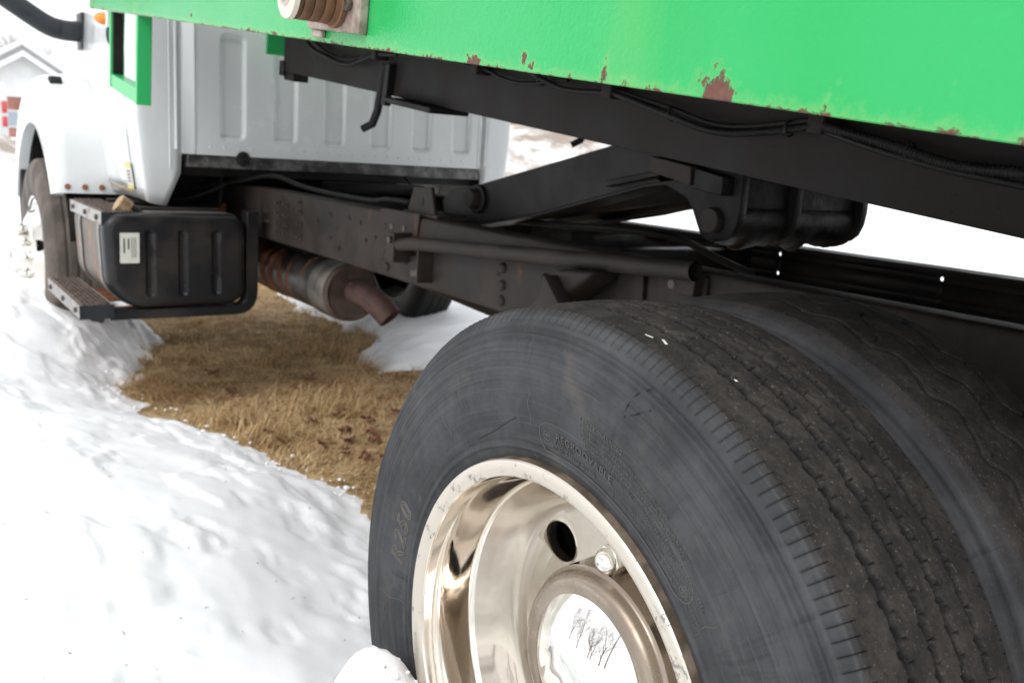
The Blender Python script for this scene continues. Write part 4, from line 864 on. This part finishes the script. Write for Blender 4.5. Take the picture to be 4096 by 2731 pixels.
tank = obj('fuel_tank', MB().prism(offs(TO, -.004), 'y', 3.055, 3.62).mesh('fuel_tank'), 'dusty_steel', T); tank['label'] = 'black fuel tank with three pressed grooves and white sticker'
c = np.mean(TO, 0); rings = []; NR = 60
for t in list(np.linspace(1, .03, NR)):
    ring = []
    for p in TO:
        q = c + (np.array(p) - c) * t; e = np.linalg.norm(np.array(p) - c) * (1 - t)
        yy = 3.0 + .040 * (1 - math.sqrt(max(0, 1 - (1 - min(e / .040, 1)) ** 2)))
        for gx_ in (.272, .399, .535):
            dx_ = abs(q[0] - gx_); dz_ = max(0, abs(q[1] - .645) - .118); dd = math.hypot(dx_, dz_)
            yy += .012 * float(sstep(.019, .009, dd))
        ring.append((q[0], yy, q[1]))
    rings.append(ring)
rings = [[(p[0], 3.07, p[1]) for p in TO]] + rings
nP = len(TO); mb = MB(); mb.add([p for r in rings for p in r], [(i * nP + k, i * nP + (k + 1) % nP, (i + 1) * nP + (k + 1) % nP, (i + 1) * nP + k) for i in range(len(rings) - 1) for k in range(nP)] + [tuple(range((len(rings) - 1) * nP, len(rings) * nP))])
obj('end_cap', mb.mesh('end_cap'), 'tank_black', tank)
for y_ in (3.075, 3.46):
    a_, b_ = offs(TO, .004), offs(TO, .0005); mb = MB(); n_ = nP
    vs = [(p[0], y_, p[1]) for p in a_] + [(p[0], y_ + .038, p[1]) for p in a_] + [(p[0], y_, p[1]) for p in b_] + [(p[0], y_ + .038, p[1]) for p in b_]
    mb.add(vs, [(k, (k + 1) % n_, n_ + (k + 1) % n_, n_ + k) for k in range(n_)] + [(k, (k + 1) % n_, 2 * n_ + (k + 1) % n_, 2 * n_ + k) for k in range(n_)] + [(n_ + k, n_ + (k + 1) % n_, 3 * n_ + (k + 1) % n_, 3 * n_ + k) for k in range(n_)])
    obj('strap', mb.mesh('strap'), 'weathered_zinc', tank)
nk = obj('filler_neck', MB().tube([(.265, 3.10, .80), (.245, 3.10, .828), (.205, 3.10, .858)], [.038, .034, .031], 20).mesh('filler_neck'), 'tank_black', tank)
obj('filler_cap', MB().tube([(.212, 3.10, .853), (.199, 3.10, .863), (.176, 3.10, .880), (.173, 3.10, .882)], [.036, .037, .037, .031], 20).mesh('filler_cap'), 'brass', tank)
tsx = [(.157, 2.9985, .650), (.230, 2.9985, .650), (.231, 2.9985, .770), (.158, 2.9985, .770)]
sticker('tank_sticker', tsx, 'sticker_white', tank)
for x_, z0, z1 in ((.170, .690, .748), (.1865, .705, .748), (.2, .672, .752), (.2075, .672, .752), (.215, .672, .752)):
    w_ = .006 if x_ < .19 else .0022
    sticker('sticker_text', [(x_, 2.9975, z0), (x_ + w_, 2.9975, z0), (x_ + w_, 2.9975, z1), (x_, 2.9975, z1)], 'print_dark', tank)
obj('tank_hanger', MB().prism(rounded([(.12, .4585), (.672, .4585), (.672, .86), (.722, .86), (.722, .418), (.12, .418)], [.005, .05, .005, .005, .10, .005], 6), 'y', 3.02, 3.09).mesh('tank_hanger', .003, 1), 'tank_black', T)
obj('tank_hanger', MB().prism(rounded([(.12, .4585), (.672, .4585), (.672, .86), (.722, .86), (.722, .418), (.12, .418)], [.005, .05, .005, .005, .10, .005], 6), 'y', 3.45, 3.52).mesh('tank_hanger2', .003, 1), 'rust', T)
def step(x0, x1, y0, y1, zt, hgt, bolts):
    st_ = obj('step', MB().box(x0, x0 + .004, y0, y1, zt - hgt, zt).box(x1 - .004, x1, y0, y1, zt - hgt, zt).box(x0 + .0041, x1 - .0041, y0, y0 + .004, zt - hgt, zt - .001).box(x0 + .0041, x1 - .0041, y1 - .004, y1, zt - hgt, zt - .001).mesh('step', .001, 1), 'step_steel', T)
    obj('step_end', MB().box(x0 - .001, x1 + .001, y0 - .004, y0 - .0005, zt - hgt - .001, zt + .001).mesh('step_end', .001, 1), 'black_plastic', st_)
    mb = MB().box(x0 + .0041, x1 - .0041, y0 + .0041, y1 - .0041, zt - .010, zt - .003); nxx = 6; nyy = int((y1 - y0) / .021)
    for i in range(nxx):
        for j in range(nyy):
            cx_, cy_ = x0 + .010 + (i + .5) * (x1 - x0 - .02) / nxx, y0 + .008 + (j + .5 + (.25 if i % 2 else -.25)) * (y1 - y0 - .016) / nyy; s_ = .0085
            mb.add([(cx_ - s_, cy_ - s_, zt - .003), (cx_ + s_, cy_ - s_, zt - .003), (cx_ + s_, cy_ + s_, zt - .003), (cx_ - s_, cy_ + s_, zt - .003), (cx_ - .004, cy_ - .004, zt + .007), (cx_ + .004, cy_ - .004, zt + .007), (cx_ + .004, cy_ + .004, zt + .007), (cx_ - .004, cy_ + .004, zt + .007)],
                   [(0, 1, 5, 4), (1, 2, 6, 5), (2, 3, 7, 6), (3, 0, 4, 7)])
    obj('step_tread', mb.mesh('step_tread'), 'step_grip', st_)
    for y_ in bolts: obj('bolt', bolt, 'bolt_steel', st_, (x0, y_, zt - hgt * .5))
    return st_
step(.005, .131, 3.0, 3.75, .486, .054, (3.07, 3.35, 3.66)); step(.10, .235, 3.04, 3.70, .846, .050, (3.12, 3.35, 3.62))
for y_ in (3.12, 3.40, 3.60): obj('step_bar', MB().box(.13, .70, y_, y_ + .03, .434, .452).mesh('step_bar', .002, 1), 'rust', T)
for y_ in (3.15, 3.60): obj('step_bar', MB().box(.236, .60, y_, y_ + .03, .846, .86).mesh('step_bar2', .002, 1), 'frame_paint', T)

# ---- exhaust ------------------------------------------------------------------
MC = (1.0, 0, .556)
muf = obj('muffler', MB().lathe([(3.62, .04), (3.60, .116), (3.585, .119), (2.86, .119), (2.84, .122), (2.70, .122), (2.675, .121)], MC, 'y', 48).mesh('muffler'), 'muffler_steel', T); muf['label'] = 'round exhaust muffler with rust-orange bands'
obj('strap', MB().lathe([(2.845, .1225), (2.845, .1265), (2.70, .1265), (2.692, .1225)], MC, 'y', 48).mesh('muffler_band'), 'band_steel', muf)
for y_ in (3.32, 3.42): obj('band', MB().lathe([(y_ + .025, .119), (y_ + .022, .1235), (y_ - .022, .1235), (y_ - .025, .119)], MC, 'y', 48).mesh('rust_band'), 'rust', muf)
obj('end_cap', MB().lathe([(2.690, .1225), (2.665, .121), (2.660, .115), (2.668, .108), (2.668, .02)], MC, 'y', 48).mesh('muffler_cap'), 'cap_rust', muf)
tpth = smooth_path([(1.015, 2.70, .560), (1.018, 2.60, .560), (1.030, 2.545, .548), (1.052, 2.495, .520), (1.075, 2.46, .482)], 5)
obj('tailpipe', MB().tube(tpth, .052, 24, False).tube(tpth, .048, 24, False).lathe([(2.668, .047), (2.655, .056), (2.640, .056), (2.635, .047)], (1.015, 0, .560), 'y', 24).mesh('tailpipe'), 'rusty_pipe', muf)

# ---- hoses and clutter under the cab ---------------------------------------------
hose([(.62, 3.75, .90), (.70, 3.35, .96), (.80, 3.08, 1.010), (.84, 2.83, .982), (.85, 2.55, .972), (.85, 2.22, .972), (.86, 2.10, .985), (.88, 1.98, .985)], .010)
hose([(.45, 3.55, .86), (.55, 3.45, .88), (.66, 3.40, .93), (.74, 3.35, .98), (.85, 3.2, 1.01)], .012)
hose([(.30, 3.5, .875), (.42, 3.45, .870), (.55, 3.42, .85), (.66, 3.40, .84), (.68, 3.40, .90), (.685, 3.40, .99)], .008)
hose([(.28, 3.42, .862), (.38, 3.40, .858), (.50, 3.40, .845), (.62, 3.42, .85), (.70, 3.45, .87)], .012)
hose([(1.52, 3.24, 1.04), (1.50, 3.10, .99), (1.46, 2.95, .94)], .005)
hose([(1.02, 1.55, .965), (1.02, 1.30, .975), (1.05, 1.10, .985), (1.15, .98, .975), (1.25, .95, .94)], .010)
hose([(1.10, 1.25, .95), (1.12, 1.15, .975), (1.20, 1.02, .97), (1.30, .95, .92), (1.4, .9, .88)], .010)
obj('cable_box', MB().box(1.05, 1.55, 3.05, 3.12, .945, .995).mesh('cable_box', .006, 2), 'oily_black', T)
obj('valve_block', MB().box(1.05, 1.35, 1.30, 1.50, .90, .955).mesh('valve_block', .006, 2), 'oily_black', T)

# ================================================================== SURROUNDINGS
# low gabled house across the snow
H = tag(empty('house', (4.4, 44, .1)), 'low white gabled house with brick base and snowy roof', 'house')
hx0, hx1, hy0, hy1, pk, ev = 1.4, 7.4, 38.9, 50.0, 3.95, 1.85
obj('brick_base', MB().box(hx0, hx1, hy0, hy1, -.6, 2.08).mesh('brick_base'), 'brick_wall', H)
obj('gable', MB().prism([(hx0 - .02, 2.085), (hx1 + .02, 2.085), (hx1 + .02, 2.15), (4.4, pk - .14), (hx0 - .02, 2.15)], 'y', hy0 - .03, hy1 + .03).mesh('gable'), 'siding', H)
for sg in (-1, 1):
    rf = obj('roof', MB().prism([(4.4, pk), (4.4 + sg * 3.5, ev - .08), (4.4 + sg * 3.5, ev - .34), (4.4, pk - .26)], 'y', hy0 - .5, hy1 + .4).mesh('roof', .01, 1), 'roof_edge', H)
    obj('roof_snow', MB().prism([(4.4, pk + .22), (4.4 + sg * 3.45, ev + .14), (4.4 + sg * 3.45, ev - .075), (4.4, pk + .005)], 'y', hy0 - .42, hy1 + .35).mesh('roof_snow', .06, 2), 'snow', rf)
obj('fascia', MB().prism([(4.4, pk - .18), (7.9, ev - .26), (7.9, ev - .45), (4.4, pk - .38), (.9, ev - .45), (.9, ev - .26)], 'y', hy0 - .53, hy0 - .5005).mesh('fascia'), 'siding', H)
wn = obj('window', MB().box(3.75, 4.25, hy0 - .05, hy0 - .001, .95, 1.6).mesh('window', .01, 1), 'siding', H)
bb = NB('window_glass'); bb.out((.30, .36, .42), .05, 0, .8); obj('pane', MB().box(3.80, 4.20, hy0 - .056, hy0 - .051, 1.0, 1.55).mesh('pane'), 'window_glass', wn)
obj('garage_door', MB().box(4.7, 7.0, hy0 - .04, hy0 - .001, -.4, 1.9).mesh('garage_door', .01, 1), 'siding', H)
# brick building beyond the berm
B = tag(empty('brick_building', (29, 40, .1)), 'long reddish brick building behind the snow berm', 'building')
obj('wall', MB().box(22, 40, 36.5, 48, -.5, 5.0).mesh('wall'), 'brick_wall', B); obj('roof', MB().box(21.7, 40.3, 36.2, 48.3, 5.0, 5.3).mesh('flat_roof', .02, 1), 'snow', B)
for k in range(5): obj('window', MB().box(23 + 3.2 * k, 24.6 + 3.2 * k, 36.43, 36.499, 1.4, 2.9).mesh('far_window'), 'window_glass', B)
# parked van, tail towards us
Vn = tag(empty('parked_van', (1.85, 31, .2)), 'white van with red tail lamps parked before the house', 'van')
obj('body', MB().prism([(29.0, .55), (28.95, 1.2), (29.05, 2.05), (29.3, 2.2), (32.2, 2.2), (33.0, 1.55), (33.9, 1.35), (34.0, .55)], 'x', .95, 2.75).mesh('van_body', .06, 3), 'cab_paint', Vn)
for x_ in (.98, 2.60): obj('tail_lamp', MB().box(x_, x_ + .13, 28.90, 29.02, 1.02, 1.30).box(x_, x_ + .13, 28.92, 29.04, 1.40, 1.72).mesh('tail_lamp', .02, 2), 'red_lens', Vn)
obj('rear_glass', MB().box(1.2, 2.5, 28.975, 29.03, 1.45, 2.0).mesh('rear_glass', .02, 1), 'window_glass', Vn)
obj('bumper', MB().box(1.0, 2.7, 28.86, 28.99, .5, .7).mesh('bumper', .03, 2), 'black_plastic', Vn)
for x_ in (.93, 2.55):
    for y_ in (29.8, 33.1): obj('wheel', MB().lathe([(0, .2), (-.02, .33), (.0, .35), (.2, .35), (.22, .33), (.22, .1)], (x_, y_, .52), 'x', 28).mesh('van_wheel'), 'black_rubber', Vn)
bn = tag(obj('storage_bin', MB().box(2.62, 3.05, 27.0, 27.5, .1, .68).prism([(2.58, .685), (3.09, .685), (3.06, .74), (2.62, .76)], 'y', 26.97, 27.53).mesh('storage_bin', .02, 2), 'siding'), 'white plastic storage bin standing in snow beside the van', 'bin')

# bare trees
def tree_mesh(seed, hgt, name):
    r_ = random.Random(seed); mb = MB()
    def grow(p, d, L, rad_, lvl):
        n_ = 4 if lvl < 2 else 3; pts = [p]; q = p.copy(); dd = d.copy()
        for i in range(n_):
            dd = (dd + Vector((r_.uniform(-.16, .16), r_.uniform(-.16, .16), r_.uniform(-.02, .14)))).normalized(); q = q + dd * (L / n_); pts.append(q.copy())
        rs = [max(.004, rad_ * (1 - .45 * i / n_)) for i in range(len(pts))]
        (trunk if lvl == 0 else mb).tube(pts, rs, 7 if lvl == 0 else (5 if lvl < 3 else 3), lvl == 0)
        if lvl >= 5: return
        for k in range(5 if lvl == 0 else (4 if lvl < 4 else 3)):
            t = r_.uniform(.3, 1.0) if lvl else r_.uniform(.35, 1.0); i = min(n_ - 1, int(t * n_)); a = pts[i].lerp(pts[i + 1], t * n_ - i)
            az = r_.uniform(0, 6.283); sp_ = r_.uniform(.45, .85); side = Vector((math.cos(az), math.sin(az), .15)); nd = (dd * (1 - sp_ * .55) + side * sp_).normalized()
            grow(a, nd, L * r_.uniform(.52, .72), rs[i] * .55, lvl + 1)
    trunk = MB(); grow(Vector((0, 0, -.2)), Vector((0, 0, 1)), hgt * .42, hgt * .018, 0)
    return trunk.mesh(name + '_trunk', fix=False), mb.mesh(name + '_crown', fix=False)
TM = [tree_mesh(s_, 9, 'bare_tree%d' % s_) for s_ in (3, 5, 11)]
def tree(x, y, k, sc, rz, label, group):
    t = tag(empty('bare_tree', (x, y, 0)), label, 'tree', group)
    t.rotation_euler = (0, 0, rz); t.scale = (sc, sc, sc)
    for nm, me in zip(('trunk', 'crown'), TM[k]):
        o = bpy.data.objects.new(nm, me); COL.objects.link(o); o.parent = t
        if not me.materials: me.materials.append(MATS['bark'])
for x, y, k, sc, rz in ((5.6, 57, 0, .95, 0), (3.4, 60, 1, 1.05, 1), (7.6, 62, 2, .85, 2), (9.3, 60, 0, .8, 3), (2.6, 64, 2, 1.1, 4), (11.5, 66, 1, .9, 5.2), (4.6, 68, 1, .9, 2.4), (6.4, 70, 2, 1.0, .7)):
    tree(x, y, k, sc, rz, 'leafless grey tree in the row behind the gabled house', 'bare trees behind the house')
for x, y, k, sc, rz in ((-14, -6.2, 0, 1.35, 0), (-16, 1.8, 1, 1.3, 2), (-15, -11, 2, 1.3, 3), (-18, 6, 0, 1.3, 4), (-16, 4.6, 2, 1.1, 1.5), (-17, 11, 1, 1.4, .4), (-10, -14, 1, 1.3, 5), (-16, 16, 0, 1.3, 2.9)):
    tree(x, y, k, sc, rz, 'leafless tree mirrored in the bright hub cap', 'bare trees mirrored in the hub')
up = tag(empty('utility_pole', (-11.5, .2, 0)), 'slim utility pole mirrored in the bright hub cap', 'pole')
obj('pole', MB().tube([(-11.5, .2, -.1), (-11.5, .2, 7.5)], [.14, .10], 12).mesh('pole'), 'bark', up); obj('crossarm', MB().box(-11.55, -11.45, -.8, 1.2, 6.9, 7.0).mesh('crossarm', .01, 1), 'bark', up)

# fallen leaves on the dead grass, snow crumbs at its edge, specks on the snow
lv = []
for s_ in range(3):
    r_ = random.Random(s_); mb = MB(); n_ = 14; L_ = .032
    pts = [(L_ * math.cos(t) * (1 + .25 * math.sin(5 * t + s_)), .55 * L_ * math.sin(t) * (1 + .3 * math.sin(4 * t)),) for t in np.linspace(0, 2 * math.pi, n_, endpoint=False)]
    mb.add([(0, 0, .004)] + [(p[0], p[1], .012 + .012 * math.sin(3 * i + s_) + 6 * p[1] ** 2) for i, p in enumerate(pts)], [(0, 1 + i, 1 + (i + 1) % n_) for i in range(n_)]); lv.append(mb.mesh('fallen_leaf%d' % s_))
LS = [(.62, 2.45), (.60, 2.52), (.86, 2.36), (.93, 2.30), (.80, 2.62), (1.02, 2.55), (.98, 2.68), (.78, 2.20), (.83, 2.12), (.90, 2.10), (1.05, 2.25), (.72, 2.78), (.95, 3.15), (1.15, 2.95), (.66, 3.2), (.58, 2.72), (1.2, 2.6), (.88, 2.48), (.75, 2.36), (.97, 2.42), (1.1, 3.3), (.7, 3.6), (1.0, 2.02), (.86, 1.95)]
for i, (x, y) in enumerate(LS):
    for k in range(2):
        xx, yy = x + random.uniform(-.03, .03), y + random.uniform(-.04, .04)
        o = obj('fallen_leaf', lv[(i + k) % 3], 'leaf_brown', None, (xx, yy, float(soil_h(np.array([xx]), np.array([yy]))[0]) + .014), (random.uniform(-.5, .5), random.uniform(-.5, .5), random.uniform(0, 6.28)))
        o.scale = [random.uniform(.6, 1.0)] * 3; tag(o, 'curled red-brown leaf lying in the dead grass', 'leaf', 'fallen leaves in the grass')
mb = MB()
for k in range(150):
    x, y = random.uniform(-.6, .5), random.uniform(.2, 3.2)
    if patch_dist(np.array([x]), np.array([y]))[0] < .05: continue
    z = float(snow_h(np.array([x]), np.array([y]))[0]); a = random.uniform(0, 6.28); L_ = random.uniform(.0015, .005) * (2.2 if k % 12 == 0 else 1); w_ = random.uniform(.0008, .002)
    ca, sa = math.cos(a), math.sin(a)
    mb.add([(x - ca * L_ - sa * w_, y - sa * L_ + ca * w_, z + .001), (x - ca * L_ + sa * w_, y - sa * L_ - ca * w_, z + .001), (x + ca * L_, y + sa * L_, z + .004), (x, y, z + .004)], [(0, 1, 2), (0, 2, 3), (1, 3, 2), (0, 3, 1)])
sp_ = obj('twig_litter', mb.mesh('twig_litter'), 'bark'); sp_['kind'] = 'stuff'; sp_['label'] = 'tiny dark twig bits scattered over the snow'; sp_['category'] = 'litter'

# crumbs of broken crust: small clods along the melting edge and against the tyre
ico = bmesh.new(); bmesh.ops.create_icosphere(ico, subdivisions=2, radius=1); iv = np.array([v_.co[:] for v_ in ico.verts]); itf = [tuple(v_.index for v_ in f_.verts) for f_ in ico.faces]; ico.free()
mb = MB(); cand = []
for k in range(900):
    if k % 3 == 0: x, y = random.uniform(-.30, .0), random.uniform(.15, .6)
    else:
        i_ = random.randrange(0, 8); t = random.random(); p_ = PATCH[i_] * (1 - t) + PATCH[i_ + 1] * t; x, y = p_[0] + random.gauss(-.10, .05), p_[1] + random.gauss(0, .08)
    cand.append((x, y))
cx_, cy_ = np.array(cand).T; hz_ = np.maximum(snow_h(cx_, cy_), soil_h(cx_, cy_) + .012)
for k, (x, y) in enumerate(cand):
    if x > -.012 and -.4 < y < .56: continue
    if k > 170: break
    sz = random.uniform(.002, .007) * (1.9 if random.random() < .12 else 1); o_ = rng.uniform(0, 50)
    nz = 1 + .55 * fbm(iv[:, 0] * 1.6 + o_, iv[:, 1] * 1.6 + iv[:, 2] * 2.1, 2, k); P_ = iv * nz[:, None] * np.array([sz * random.uniform(.8, 1.4), sz * random.uniform(.8, 1.4), sz * random.uniform(.5, .9)]) + np.array([x, y, hz_[k] + sz * .15])
    mb.add([tuple(map(float, q_)) for q_ in P_], itf)
cr_ = obj('snow_crumbs', mb.mesh('snow_crumbs', fix=False), 'snow'); cr_['kind'] = 'stuff'; cr_['label'] = 'small crumbs of broken snow crust along the melting edge'; cr_['category'] = 'snow'
